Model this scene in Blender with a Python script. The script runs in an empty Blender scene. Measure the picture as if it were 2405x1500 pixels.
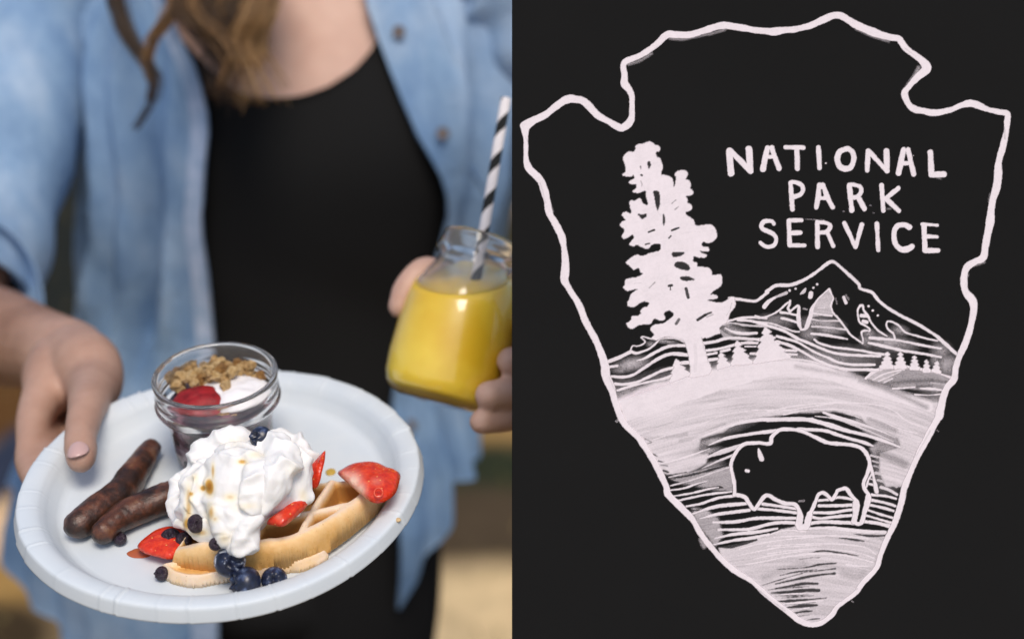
import bpy, bmesh, math, random
import numpy as np
from mathutils import Vector, Matrix, noise
random.seed(7)
RNG = np.random.default_rng(7)
SC = bpy.context.scene
COL = SC.collection

# ------------------------------------------------------------ camera
PITCH = math.radians(20)
FPX = 2900.0                       # focal length in photo pixels (2405 wide)
CAM = np.array([0.0, 0.0, 1.49])
FW = np.array([0, math.cos(PITCH), -math.sin(PITCH)])
UP = np.array([0, math.sin(PITCH), math.cos(PITCH)])
RT = np.array([1.0, 0, 0])
FOCUS = 0.645
cd = bpy.data.cameras.new('camera')
cam = bpy.data.objects.new('camera', cd)
COL.objects.link(cam)
cam.location = CAM
cam.rotation_euler = (math.pi / 2 - PITCH, 0, 0)
cd.sensor_width = 36
cd.lens = FPX * 36 / 2405
cd.clip_start = 0.02
cd.clip_end = 400
cd.dof.use_dof = True
cd.dof.focus_distance = FOCUS
cd.dof.aperture_fstop = 3.3
SC.camera = cam

# ------------------------------------------------------------ world, sun, exposure
SUN_EL, SUN_AZ = 59.0, 164.0        # azimuth clockwise from +Y: the sun stands high behind the camera, slightly to the right
w = bpy.data.worlds.new('World')
SC.world = w
w.use_nodes = True
wn = w.node_tree
bg = wn.nodes['Background']
sky = wn.nodes.new('ShaderNodeTexSky')
sky.sky_type = 'NISHITA'
sky.sun_disc = False
sky.sun_elevation = math.radians(SUN_EL)
sky.sun_rotation = math.radians(SUN_AZ)
sky.air_density = 1.0
sky.dust_density = 2.0
wn.links.new(sky.outputs[0], bg.inputs[0])
bg.inputs[1].default_value = 0.085
sd = bpy.data.lights.new('sun', 'SUN')
sd.energy = 1.5
sd.angle = math.radians(25)
sd.color = (1.0, 0.90, 0.79)
sun = bpy.data.objects.new('sun', sd)
COL.objects.link(sun)
az, el = math.radians(SUN_AZ), math.radians(SUN_EL)
sdir = Vector((math.sin(az) * math.cos(el), math.cos(az) * math.cos(el), math.sin(el)))
sun.rotation_euler = sdir.to_track_quat('Z', 'Y').to_euler()
sun.location = sdir * 20
SC.view_settings.view_transform = 'Standard'
SC.view_settings.look = 'None'
SC.view_settings.exposure = 0.62
SC.view_settings.gamma = 1.0
SC.view_settings.use_curve_mapping = False
SC.cycles.use_denoising = True
SC.cycles.max_bounces = 16
SC.cycles.transmission_bounces = 12
SC.cycles.transparent_max_bounces = 16
SC.cycles.caustics_refractive = True
SC.cycles.sample_clamp_indirect = 25

# ------------------------------------------------------------ helpers
def cp(x, y, d):
    """point seen at photo pixel (x, y) at depth d along the camera axis"""
    return CAM + FW * d + RT * ((x - 1202.5) / FPX * d) - UP * ((y - 750) / FPX * d)

def V(a): return Vector((float(a[0]), float(a[1]), float(a[2])))

def tag(o, label=None, cat=None, group=None, kind=None):
    if label: o['label'] = label
    if cat: o['category'] = cat
    if group: o['group'] = group
    if kind: o['kind'] = kind
    return o

def empty(name, loc, label=None, cat=None, group=None):
    o = bpy.data.objects.new(name, None)
    o.empty_display_size = 0.02
    o.location = V(loc)
    COL.objects.link(o)
    return tag(o, label, cat, group)

def link(name, me, mat=None, parent=None, smooth=True, matrix=None):
    o = bpy.data.objects.new(name, me)
    COL.objects.link(o)
    if mat is not None:
        me.materials.clear()
        me.materials.append(mat)
    if smooth:
        me.polygons.foreach_set('use_smooth', [True] * len(me.polygons))
    if matrix is not None:
        o.matrix_world = matrix
    if parent is not None:
        o.parent = parent
        bpy.context.view_layer.update()
        o.matrix_parent_inverse = parent_matrix(parent).inverted()
    return o

def parent_matrix(p):
    m = p.matrix_basis.copy()
    if p.parent is not None:
        m = parent_matrix(p.parent) @ p.matrix_parent_inverse @ m
    return m

def pymesh(name, v, f):
    me = bpy.data.meshes.new(name)
    v = np.asarray(v, dtype=np.float64)
    me.from_pydata([tuple(q) for q in v.tolist()], [], [tuple(int(i) for i in q) for q in f])
    me.update()
    return me

def quads_mesh(name, v, quads):
    """fast mesh from (n,3) verts and (m,4) quads"""
    me = bpy.data.meshes.new(name)
    n, m = len(v), len(quads)
    me.vertices.add(n)
    me.vertices.foreach_set('co', np.asarray(v, dtype=np.float32).ravel())
    me.loops.add(m * 4)
    me.loops.foreach_set('vertex_index', np.asarray(quads, dtype=np.int32).ravel())
    me.polygons.add(m)
    me.polygons.foreach_set('loop_start', np.arange(0, m * 4, 4, dtype=np.int32))
    me.update(calc_edges=True)
    me.validate()
    return me

def set_attr(me, name, vals):
    a = me.attributes.new(name, 'FLOAT', 'POINT')
    a.data.foreach_set('value', np.asarray(vals, dtype=np.float32))

def coords(me):
    a = np.empty(len(me.vertices) * 3, dtype=np.float32)
    me.vertices.foreach_get('co', a)
    return a.reshape(-1, 3).astype(np.float64)

def catmull(P, per=8, closed=False):
    P = np.asarray(P, dtype=float)
    n = len(P)
    if n < 3 and not closed:
        t = np.linspace(0, 1, per * (n - 1) + 1)[:, None]
        return P[0] * (1 - t) + P[-1] * t
    out = []
    rng = range(n) if closed else range(n - 1)
    for i in rng:
        if closed:
            p0, p1, p2, p3 = P[(i - 1) % n], P[i], P[(i + 1) % n], P[(i + 2) % n]
        else:
            p0 = P[i - 1] if i > 0 else 2 * P[0] - P[1]
            p1, p2 = P[i], P[i + 1]
            p3 = P[i + 2] if i + 2 < n else 2 * P[-1] - P[-2]
        k = per
        t = np.linspace(0, 1, k, endpoint=False)[:, None]
        out.append(0.5 * ((2 * p1) + (-p0 + p2) * t + (2 * p0 - 5 * p1 + 4 * p2 - p3) * t ** 2 + (-p0 + 3 * p1 - 3 * p2 + p3) * t ** 3))
    if not closed:
        out.append(P[-1][None])
    return np.concatenate(out)

# ---- material helpers
def mat_new(name):
    m = bpy.data.materials.new(name)
    m.use_nodes = True
    nt = m.node_tree
    b = nt.nodes['Principled BSDF']
    return m, nt, b

def nnoise(nt, scale, detail=3, rough=0.5, coord='Object', vec_scale=None, dist=0.0):
    tc = nt.nodes.new('ShaderNodeTexCoord')
    n = nt.nodes.new('ShaderNodeTexNoise')
    n.inputs['Scale'].default_value = scale
    n.inputs['Detail'].default_value = detail
    n.inputs['Roughness'].default_value = rough
    n.inputs['Distortion'].default_value = dist
    src = tc.outputs[coord]
    if vec_scale:
        mp = nt.nodes.new('ShaderNodeMapping')
        mp.inputs['Scale'].default_value = vec_scale
        nt.links.new(src, mp.inputs[0])
        src = mp.outputs[0]
    nt.links.new(src, n.inputs['Vector'])
    return n

def ramp(nt, src, stops):
    r = nt.nodes.new('ShaderNodeValToRGB')
    e = r.color_ramp.elements
    while len(e) < len(stops): e.new(0.5)
    for k, (p, c) in enumerate(stops):
        e[k].position = p
        e[k].color = (*c, 1) if len(c) == 3 else c
    nt.links.new(src, r.inputs[0])
    return r

def attr_node(nt, name):
    a = nt.nodes.new('ShaderNodeAttribute')
    a.attribute_name = name
    return a

def mixc(nt, fac, a, b, blend='MIX'):
    m = nt.nodes.new('ShaderNodeMix')
    m.data_type = 'RGBA'
    m.blend_type = blend
    for sock, val in ((m.inputs[0], fac), (m.inputs[6], a), (m.inputs[7], b)):
        if isinstance(val, (int, float)): sock.default_value = val
        elif isinstance(val, tuple): sock.default_value = (*val, 1) if len(val) == 3 else val
        else: nt.links.new(val, sock)
    return m.outputs[2]

def bump(nt, b, src, strength=0.3, dist=0.001):
    bn = nt.nodes.new('ShaderNodeBump')
    bn.inputs['Strength'].default_value = strength
    bn.inputs['Distance'].default_value = dist
    nt.links.new(src, bn.inputs['Height'])
    nt.links.new(bn.outputs[0], b.inputs['Normal'])
    return bn

def simple(name, col, rough=0.5, spec=0.5, noise_amt=0.0, nscale=50, bumpk=0.0, bscale=200, bdist=0.0005, sss=0.0, sss_r=(1, .4, .2), sss_s=0.003, col2=None):
    m, nt, b = mat_new(name)
    b.inputs['Roughness'].default_value = rough
    b.inputs['Specular IOR Level'].default_value = spec
    if col2 is not None or noise_amt > 0:
        n = nnoise(nt, nscale, 4, 0.6)
        c2 = col2 if col2 is not None else tuple(c * (1 - noise_amt) for c in col)
        r = ramp(nt, n.outputs['Fac'], [(0.35, c2), (0.65, col)])
        nt.links.new(r.outputs[0], b.inputs['Base Color'])
    else:
        b.inputs['Base Color'].default_value = (*col, 1)
    if bumpk:
        n2 = nnoise(nt, bscale, 4, 0.6)
        bump(nt, b, n2.outputs['Fac'], bumpk, bdist)
    if sss > 0:
        b.inputs['Subsurface Weight'].default_value = sss
        b.inputs['Subsurface Radius'].default_value = sss_r
        b.inputs['Subsurface Scale'].default_value = sss_s
    return m

# ============================================================ GROUND
m, nt, b = mat_new('ground')
n1 = nnoise(nt, 1.1, 4, 0.55)
r1 = ramp(nt, n1.outputs['Fac'], [(0.36, (.035, .033, .012)), (0.48, (.10, .065, .028)), (0.56, (.34, .22, .09)), (0.64, (.60, .42, .22))])  # straw and soil tones, mottled to imitate dappled sun
n2 = nnoise(nt, 14, 5, 0.65)
r2 = ramp(nt, n2.outputs['Fac'], [(0.3, (.74, .74, .74)), (0.7, (1.0, 1.0, 1.0))])
base_c = r1.outputs[0]
geo_ = nt.nodes.new('ShaderNodeTexCoord')
# sunlit spots and the dark backdrop painted into the ground colour, among brown patches
for (gx_, gy_, sx_, sy_), col_ in [((-2.15, 5.6, 1.3, 2.8), (.018, .020, .016)), ((-1.45, 3.35, .16, .35), (.13, .060, .018)), ((-1.26, 2.66, .26, .30), (.85, .58, .33)), ((-1.14, 2.36, .10, .10), (.42, .25, .08)), ((-1.10, 2.15, .12, .12), (.06, .04, .02)),
                                   ((-.06, 3.30, .30, .22), (.34, .21, .075)), ((-.05, 2.88, .22, .16), (.030, .036, .018)), ((-.05, 2.62, .25, .16), (.085, .060, .035)), ((-.05, 2.20, .24, .19), (.82, .60, .32)), ((-1.33, 3.0, .08, .2), (.035, .045, .075))]:
    mp_ = nt.nodes.new('ShaderNodeMapping'); mp_.vector_type = 'TEXTURE'
    mp_.inputs['Location'].default_value = (gx_, gy_, 0); mp_.inputs['Scale'].default_value = (sx_, sy_, 1)
    nt.links.new(geo_.outputs['Object'], mp_.inputs[0])
    gr_ = nt.nodes.new('ShaderNodeTexGradient'); gr_.gradient_type = 'SPHERICAL'
    sc_ = nt.nodes.new('ShaderNodeVectorMath'); sc_.operation = 'SCALE'; sc_.inputs['Scale'].default_value = .5
    nt.links.new(mp_.outputs[0], sc_.inputs[0]); nt.links.new(sc_.outputs[0], gr_.inputs[0])
    ed_ = nt.nodes.new('ShaderNodeMapRange'); ed_.inputs[1].default_value = .15; ed_.inputs[2].default_value = .5
    nt.links.new(gr_.outputs['Fac'], ed_.inputs[0])
    base_c = mixc(nt, ed_.outputs[0], base_c, col_)
nt.links.new(mixc(nt, 1.0, base_c, r2.outputs[0], 'MULTIPLY'), b.inputs['Base Color'])
b.inputs['Roughness'].default_value = 1
b.inputs['Specular IOR Level'].default_value = 0.1
bump(nt, b, n2.outputs['Fac'], 0.5, 0.02)
GROUND_M = m
N = 60
gx, gy = np.meshgrid(np.linspace(-1, 1, N), np.linspace(-1, 1, N))
X = np.sign(gx) * np.abs(gx) ** 2.2 * 150 ; Y = np.sign(gy) * np.abs(gy) ** 2.2 * 150 + 2
Z = np.array([noise.noise(Vector((a * .3, b_ * .3, 0))) for a, b_ in zip(X.ravel(), Y.ravel())]).reshape(X.shape) * 0.03 * (np.hypot(X, Y - 1) > 2.5)
idx = np.arange(N * N).reshape(N, N)
q = np.stack([idx[:-1, :-1], idx[:-1, 1:], idx[1:, 1:], idx[1:, :-1]], -1).reshape(-1, 4)
tag(link('ground', quads_mesh('ground', np.stack([X, Y, Z], -1).reshape(-1, 3), q), GROUND_M), kind='structure')
# dry grass, uncountable
vs, fs = [], []
for i in range(3500):
    a, rr = RNG.uniform(-1.0, 1.0), RNG.uniform(1.6, 6.5)
    x, y = math.sin(a) * rr, math.cos(a) * rr
    h = RNG.uniform(.02, .07); t = RNG.uniform(0, math.pi); lx, ly = RNG.normal(0, .02, 2)
    wd = .0025
    k = len(vs)
    vs += [(x - wd * math.cos(t), y - wd * math.sin(t), -.003), (x + wd * math.cos(t), y + wd * math.sin(t), -.003), (x + lx, y + ly, h)]
    fs.append((k, k + 1, k + 2))
gm = simple('dry_grass', (.42, .30, .12), 0.8, 0.2, nscale=1.5, col2=(.07, .08, .02))
tag(link('dry_grass', pymesh('dry_grass', vs, fs), gm, smooth=False), 'sparse dry straw and grass littering the ground behind the person', 'grass', kind='stuff')
# ============================================================ CHALKBOARD
S = FOCUS / FPX                       # metres per photo pixel on the board
BH = 0.012
BMAT = Matrix(((RT[0], UP[0], -FW[0], 0), (RT[1], UP[1], -FW[1], 0), (RT[2], UP[2], -FW[2], 0), (0, 0, 0, 1)))
BMAT.translation = V(cp(1202.5, 750, FOCUS))
board = bpy.data.objects.new('chalkboard', None)
COL.objects.link(board)
board.matrix_world = BMAT
tag(board, 'black chalkboard with a white hand drawn arrowhead emblem, beside the person with the plate', 'chalkboard')
bm = bmesh.new()
bmesh.ops.create_cube(bm, size=1)
W_, H_ = 0.31, 0.40
for v in bm.verts:
    v.co = Vector(((v.co.x + .5) * W_, v.co.y * H_, (v.co.z - .5) * BH))
bmesh.ops.bevel(bm, geom=list(bm.edges), offset=.0003, segments=2, affect='EDGES')
me = bpy.data.meshes.new('panel'); bm.to_mesh(me)
m, nt, b = mat_new('slate_black')
nn = nnoise(nt, 9, 6, 0.6)
rr_ = ramp(nt, nn.outputs['Fac'], [(0.3, (.0122, .0122, .0122)), (0.7, (.0133, .0133, .0133))])
nt.links.new(rr_.outputs[0], b.inputs['Base Color'])
b.inputs['Roughness'].default_value = 0.9
b.inputs['Specular IOR Level'].default_value = 0.02
SLATE = m
link('panel', me, m, board, smooth=False, matrix=BMAT)

m, nt, b = mat_new('chalk_paint')
a = attr_node(nt, 'cov')
g = nnoise(nt, 1400, 2, 0.6)
gs = nt.nodes.new('ShaderNodeMath'); gs.operation = 'MULTIPLY_ADD'
nt.links.new(g.outputs['Fac'], gs.inputs[0]); gs.inputs[1].default_value = 0.9; gs.inputs[2].default_value = -0.45
# grain acts on half covered paint only: c*(1-c)*4*grain
inv = nt.nodes.new('ShaderNodeMath'); inv.operation = 'SUBTRACT'; inv.inputs[0].default_value = 1.0
nt.links.new(a.outputs['Fac'], inv.inputs[1])
pr = nt.nodes.new('ShaderNodeMath'); pr.operation = 'MULTIPLY'
nt.links.new(a.outputs['Fac'], pr.inputs[0]); nt.links.new(inv.outputs[0], pr.inputs[1])
p2 = nt.nodes.new('ShaderNodeMath'); p2.operation = 'MULTIPLY'
nt.links.new(pr.outputs[0], p2.inputs[0]); nt.links.new(gs.outputs[0], p2.inputs[1])
p3 = nt.nodes.new('ShaderNodeMath'); p3.operation = 'MULTIPLY'; p3.inputs[1].default_value = 2.2
nt.links.new(p2.outputs[0], p3.inputs[0])
ad = nt.nodes.new('ShaderNodeMath'); ad.operation = 'ADD'; ad.use_clamp = True
nt.links.new(a.outputs['Fac'], ad.inputs[0]); nt.links.new(p3.outputs[0], ad.inputs[1])
tr = nt.nodes.new('ShaderNodeBsdfTransparent')
mx = nt.nodes.new('ShaderNodeMixShader')
nt.links.new(ad.outputs[0], mx.inputs[0]); nt.links.new(tr.outputs[0], mx.inputs[1]); nt.links.new(b.outputs[0], mx.inputs[2])
nt.links.new(mx.outputs[0], nt.nodes['Material Output'].inputs[0])
b.inputs['Base Color'].default_value = (.88, .80, .835, 1)
b.inputs['Roughness'].default_value = 0.8
b.inputs['Specular IOR Level'].default_value = 0.05
CHALK = m

STEP = 1.5
GX0, GY0 = 1206.0, 6.0
GW, GH = int((2399 - GX0) / STEP), int((1494 - GY0) / STEP)
PXX, PYY = np.meshgrid(GX0 + np.arange(GW) * STEP, GY0 + np.arange(GH) * STEP)
def vnoise(w_, h_, cell, seed):
    """smooth value noise in [-1, 1]; cell = (cx, cy) in grid cells"""
    rg = np.random.default_rng(seed)
    cx, cy = cell
    nx, ny = int(w_ / cx) + 3, int(h_ / cy) + 3
    t = rg.uniform(-1, 1, (ny, nx))
    xs, ys = np.arange(w_) / cx, np.arange(h_) / cy
    xi, yi = xs.astype(int), ys.astype(int)
    xf, yf = xs - xi, ys - yi
    xf = xf * xf * (3 - 2 * xf); yf = yf * yf * (3 - 2 * yf)
    A = t[yi][:, xi] * (1 - xf) + t[yi][:, xi + 1] * xf
    B_ = t[yi + 1][:, xi] * (1 - xf) + t[yi + 1][:, xi + 1] * xf
    return A * (1 - yf[:, None]) + B_ * yf[:, None]
EDGE = vnoise(GW, GH, (3, 3), 1) * .8 + vnoise(GW, GH, (9, 9), 2) * .9       # ragged marker edges, px
BODY = vnoise(GW, GH, (4, 4), 3) * .5 + vnoise(GW, GH, (14, 14), 4) * .5
# streaks that follow the hill's arc
arc = PYY - 0.00055 * (PXX - 1850) ** 2 * np.where(PXX < 1850, .9, 1.1)
def streak(seed, fu, fv):
    t = np.random.default_rng(seed).uniform(-1, 1, (1600, 80))
    u_, v_ = (arc + 200) / fu, (PXX - 1200) / fv
    ui, vi = u_.astype(int), v_.astype(int)
    uf, vf = u_ - ui, v_ - vi
    vf = vf * vf * (3 - 2 * vf)
    ui %= 1590; vi %= 78
    return (t[ui, vi] * (1 - uf) + t[ui + 1, vi] * uf) * (1 - vf) + (t[ui, vi + 1] * (1 - uf) + t[ui + 1, vi + 1] * uf) * vf
STREAK = streak(5, 3.5, 60) * .5 + streak(6, 11, 110) * .5

CR = {'T': (1700, 330, 4.4537), 'A': (1203, 0, 3), 'B': (1803, 0, 3), 'C': (1203, 500, 3), 'D': (1803, 500, 3),
      'E': (1403, 940, 2.678), 'F': (1803, 940, 2.678), 'G': (1440, 320, 5), 'H': (1440, 600, 5), 'M': (1780, 600, 6), 'S': (0, 0, 1)}
def cv(c, pts):
    ox, oy, s = CR[c]
    return [(ox + p[0] / s, oy + p[1] / s) for p in pts]
class Layer:
    def __init__(self): self.a = np.zeros((GH, GW))
    def win(self, x0, y0, x1, y1):
        i0, i1 = max(0, int((x0 - GX0) / STEP) - 1), min(GW, int((x1 - GX0) / STEP) + 2)
        j0, j1 = max(0, int((y0 - GY0) / STEP) - 1), min(GH, int((y1 - GY0) / STEP) + 2)
        return slice(j0, j1), slice(i0, i1)
    def stroke(self, c, pts, w, op=1.0, erase=False, smooth=True, soft=1.0, closed=False, taper=False):
        s = CR[c][2]
        P = np.array(cv(c, pts)) if c != 'S' else np.array([(p[0], p[1]) for p in pts], float)
        if isinstance(w, (list, tuple)): Wd = np.array(w, float) / s
        else: Wd = np.full(len(P), w / s)
        if smooth and len(P) > 2:
            Q = catmull(np.column_stack([P, Wd]), 10, closed)
        else:
            Q = np.column_stack([P, Wd])
        # resample
        d = np.r_[0, np.cumsum(np.hypot(*np.diff(Q[:, :2], axis=0).T))]
        n = max(2, int(d[-1] / 1.3))
        t = np.linspace(0, d[-1], n)
        X_, Y_, R_ = np.interp(t, d, Q[:, 0]), np.interp(t, d, Q[:, 1]), np.interp(t, d, Q[:, 2]) / 2
        R_ = R_ * (1 + .07 * np.sin(t / 9.0 + P[0, 0]) * np.sin(t / 23.0 + P[0, 1]))
        if taper: R_ = R_ * np.clip(np.minimum(t, t[-1] - t) / (t[-1] * .25) * .75 + .25, .25, 1)
        st = np.zeros_like(self.a)
        for x, y, r in zip(X_, Y_, R_):
            m_ = r + soft + 2
            sl = self.win(x - m_, y - m_, x + m_, y + m_)
            dd = np.hypot(PXX[sl] - x, PYY[sl] - y)
            cvg = np.clip((r - dd + EDGE[sl] * .55) / (1.5 * soft) + .5, 0, 1)
            st[sl] = np.maximum(st[sl], cvg)
        if erase: self.a *= 1 - st * op
        else: self.a = np.maximum(self.a, st * op)
        return self
    def inside(self, P):
        x0, y0 = P.min(0) - 3; x1, y1 = P.max(0) + 3
        sl = self.win(x0, y0, x1, y1)
        xx = PXX[sl] + EDGE[sl] * .6; yy = PYY[sl] + EDGE[sl][::-1] * .6
        ins = np.zeros(xx.shape, bool)
        for (ax, ay), (bx, by) in zip(P, np.roll(P, -1, axis=0)):
            if ay == by: continue
            c_ = ((ay > yy) != (by > yy)) & (xx < (bx - ax) * (yy - ay) / (by - ay) + ax)
            ins ^= c_
        f_ = ins.astype(float)
        return sl, f_
    def poly(self, c, pts, op=1.0, erase=False, smooth=False, blur=1):
        P = np.array(cv(c, pts))
        if smooth: P = catmull(P, 6, True)
        sl, f_ = self.inside(P)
        full = np.zeros_like(self.a); full[sl] = f_
        for _ in range(blur):
            full[1:-1, 1:-1] = (full[1:-1, 1:-1] * 2 + full[:-2, 1:-1] + full[2:, 1:-1] + full[1:-1, :-2] + full[1:-1, 2:]) / 6
        if erase: self.a *= 1 - full * op
        else: self.a = np.maximum(self.a, full * op)
        return self
    def smudge(self, c, x, y, rx, ry, op, rot=0):
        ox, oy, s = CR[c]
        x, y, rx, ry = ox + x / s, oy + y / s, rx / s, ry / s
        ct, st = math.cos(math.radians(rot)), math.sin(math.radians(rot))
        u_ = ((PXX - x) * ct + (PYY - y) * st) / rx
        v_ = (-(PXX - x) * st + (PYY - y) * ct) / ry
        g_ = np.exp(-(u_ ** 2 + v_ ** 2) * 1.6) * op * (1 + .35 * BODY + .2 * STREAK)
        self.a = np.maximum(self.a, np.clip(g_ - .03, 0, 1))
        return self

PAINT = [0]
def paint(name, L, label=None, thr=.015):
    A = np.clip(L.a * (1 - .05 * (BODY + 1) - .04 * np.abs(STREAK)), 0, 1)
    cell = (A[:-1, :-1] > thr) | (A[1:, :-1] > thr) | (A[:-1, 1:] > thr) | (A[1:, 1:] > thr)
    idx_ = np.full(A.shape, -1)
    use = np.zeros(A.shape, bool)
    use[:-1, :-1] |= cell; use[1:, :-1] |= cell; use[:-1, 1:] |= cell; use[1:, 1:] |= cell
    idx_[use] = np.arange(use.sum())
    PAINT[0] += 1
    z = .00012 + PAINT[0] * .000012
    v = np.stack([(PXX[use] - 1202.5) * S, -(PYY[use] - 750) * S, np.full(use.sum(), z)], -1)
    jj, ii = np.where(cell)
    qd = np.stack([idx_[jj + 1, ii], idx_[jj + 1, ii + 1], idx_[jj, ii + 1], idx_[jj, ii]], -1)
    me_ = quads_mesh(name, v, qd)
    set_attr(me_, 'cov', A[use])
    o_ = link(name, me_, CHALK, board, smooth=False, matrix=BMAT)
    if label: o_['label'] = label
    return o_

# ---------- hill (first: the lowest paint)
OUT_L = [('A', 88, 890, 20), ('A', 150, 850, 17), ('A', 230, 812, 15), ('A', 340, 728, 15), ('A', 390, 702, 18), ('A', 440, 700, 17), ('A', 510, 722, 17), ('A', 600, 812, 15), ('A', 680, 858, 14), ('A', 740, 892, 15), ('A', 775, 903, 16), ('A', 820, 872, 16), ('A', 842, 825, 14), ('A', 843, 760, 12), ('A', 842, 685, 13), ('A', 820, 630, 14), ('A', 790, 590, 17), ('A', 790, 530, 13), ('A', 789, 445, 13), ('A', 900, 394, 12), ('A', 1010, 320, 14), ('A', 1088, 250, 15), ('A', 1150, 248, 14), ('A', 1230, 250, 15), ('A', 1290, 238, 14), ('A', 1380, 210, 14), ('A', 1450, 188, 15), ('A', 1505, 183, 16), ('A', 1620, 200, 14), ('A', 1700, 215, 13),
         ('B', -10, 222, 15), ('B', 40, 226, 17), ('B', 120, 215, 14), ('B', 200, 208, 13), ('B', 300, 182, 14), ('B', 400, 138, 15), ('B', 450, 115, 15), ('B', 495, 110, 15), ('B', 530, 122, 15), ('B', 620, 178, 16), ('B', 740, 228, 18), ('B', 850, 265, 14), ('B', 920, 275, 14), ('B', 940, 300, 14), ('B', 980, 352, 14), ('B', 1060, 410, 14), ('B', 1110, 460, 18), ('B', 1112, 495, 18), ('B', 1055, 545, 16), ('B', 1000, 605, 11), ('B', 962, 660, 14), ('B', 990, 735, 13), ('B', 1030, 770, 15), ('B', 1100, 785, 14), ('B', 1170, 797, 14), ('B', 1270, 780, 12), ('B', 1370, 742, 12), ('B', 1440, 732, 16), ('B', 1540, 770, 12), ('B', 1620, 790, 12), ('B', 1685, 805, 13), ('B', 1684, 860, 13), ('B', 1678, 930, 11), ('B', 1655, 1030, 15), ('B', 1625, 1140, 13), ('B', 1620, 1225, 18), ('B', 1612, 1310, 18), ('B', 1582, 1415, 14), ('B', 1570, 1490, 15),
         ('D', 1565, 60, 19), ('D', 1545, 160, 15), ('D', 1530, 240, 16), ('D', 1515, 315, 16), ('D', 1455, 345, 14), ('D', 1400, 385, 15), ('D', 1380, 460, 15), ('D', 1390, 550, 15), ('D', 1440, 620, 18), ('D', 1448, 690, 15), ('D', 1422, 820, 14), ('D', 1388, 920, 15), ('D', 1350, 1005, 14), ('D', 1322, 1090, 13), ('D', 1310, 1170, 14), ('D', 1260, 1230, 15), ('D', 1228, 1320, 16), ('D', 1205, 1430, 18),
         ('F', 1085, 80, 14), ('F', 1030, 180, 15), ('F', 960, 310, 14), ('F', 905, 430, 12), ('F', 860, 540, 14), ('F', 838, 640, 14), ('F', 800, 760, 13), ('F', 750, 865, 12), ('F', 710, 960, 11), ('F', 682, 1050, 11), ('F', 600, 1140, 11), ('F', 545, 1212, 10), ('F', 440, 1290, 10), ('F', 400, 1345, 11), ('F', 340, 1392, 11), ('F', 270, 1406, 12), ('F', 190, 1375, 12),
         ('E', 1230, 1350, 12), ('E', 1080, 1235, 11), ('E', 970, 1135, 10), ('E', 880, 1080, 11), ('E', 790, 1005, 13), ('E', 710, 915, 12), ('E', 645, 830, 13), ('E', 600, 750, 13), ('E', 525, 670, 15), ('E', 445, 590, 15), ('E', 432, 540, 13), ('E', 390, 450, 14), ('E', 330, 340, 13), ('E', 270, 250, 13), ('E', 230, 205, 13), ('E', 165, 140, 13), ('E', 115, 20, 14),
         ('C', 705, 1250, 16), ('C', 662, 1150, 19), ('C', 652, 1070, 18), ('C', 612, 950, 14), ('C', 570, 860, 14), ('C', 512, 755, 15), ('C', 470, 645, 14), ('C', 400, 535, 13), ('C', 368, 470, 17), ('C', 375, 370, 17), ('C', 365, 250, 13), ('C', 345, 160, 16), ('C', 300, 70, 15), ('C', 262, 0, 15),
         ('A', 242, 1400, 15), ('A', 212, 1300, 16), ('A', 185, 1255, 16), ('A', 122, 1192, 16), ('A', 98, 1130, 11), ('A', 97, 1050, 10), ('A', 95, 980, 11)]
OUTP = np.array([(*cv(c, [(x, y)])[0], w_) for c, x, y, w_ in OUT_L])

hill = Layer()
INSIDE = Layer(); INSIDE.poly('S', [tuple(q[:2]) for q in OUTP], 1.0)
hs = lambda i0, i1: [tuple(q[:2]) for q in OUTP[i0:i1]]
rightside = [tuple(q[:2]) for q in OUTP if q[1] > 935 and q[0] > 2000]
rightside = sorted(rightside, key=lambda q: q[1])
tip = [tuple(q[:2]) for q in OUTP if q[1] > 1380]
leftside = [tuple(q[:2]) for q in OUTP if q[1] > 940 and q[0] < 1870]
leftside = sorted(leftside, key=lambda q: -q[1])
top = [(1452, 940), (1500, 925), (1573, 902), (1640, 885), (1700, 865), (1760, 850), (1803, 843), (1852, 844), (1900, 850), (1930, 858), (1975, 868), (2010, 883), (2050, 905), (2100, 925), (2160, 938), (2207, 944)]
eR = lambda pts: cv('F', pts); eL = lambda pts: cv('E', pts)
polyA = top + [q for q in rightside if q[1] < 1160] + eR([(740, 540), (700, 450), (700, 330), (830, 290), (820, 240), (620, 150), (580, 105), (430, 68), (330, 72), (150, 80), (0, 92)]) + eL([(1200, 88), (1000, 118), (860, 150), (790, 200), (650, 240), (640, 330), (700, 330), (680, 400), (600, 440), (560, 460), (500, 480)]) + [q for q in leftside if 950 < q[1] < 1112]
hill.poly('S', polyA, .80, blur=6)
hill.poly('F', [(560, 105), (640, 150), (830, 238), (850, 300), (700, 330), (690, 380), (640, 300), (700, 250), (600, 190), (540, 130)], .42, blur=7)
hill.poly('E', [(450, 480), (700, 420), (840, 400), (850, 470), (850, 570), (720, 560), (600, 530), (500, 520)], .45, blur=8)
polyD = eL([(760, 925), (900, 895), (1060, 850), (1150, 810), (1250, 790), (1320, 790)]) + eR([(250, 795), (380, 805), (500, 815), (740, 830)]) + [q for q in rightside if q[1] > 1262 and q[1] < 1400] + [(2005, 1394), (1967, 1422), (1952, 1444), (1930, 1461), (1904, 1466), (1874, 1453), (1862, 1444)] + eL([(1080, 1235), (970, 1135), (880, 1080), (790, 1005)])
hill.poly('S', polyD, .74, blur=2)
hill.poly('E', [(590, 670), (690, 690), (760, 740), (790, 850), (740, 920), (620, 760)], .5, blur=8)
hill.a *= np.clip(1 + .26 * STREAK + .06 * BODY, 0, 1.35)
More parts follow.
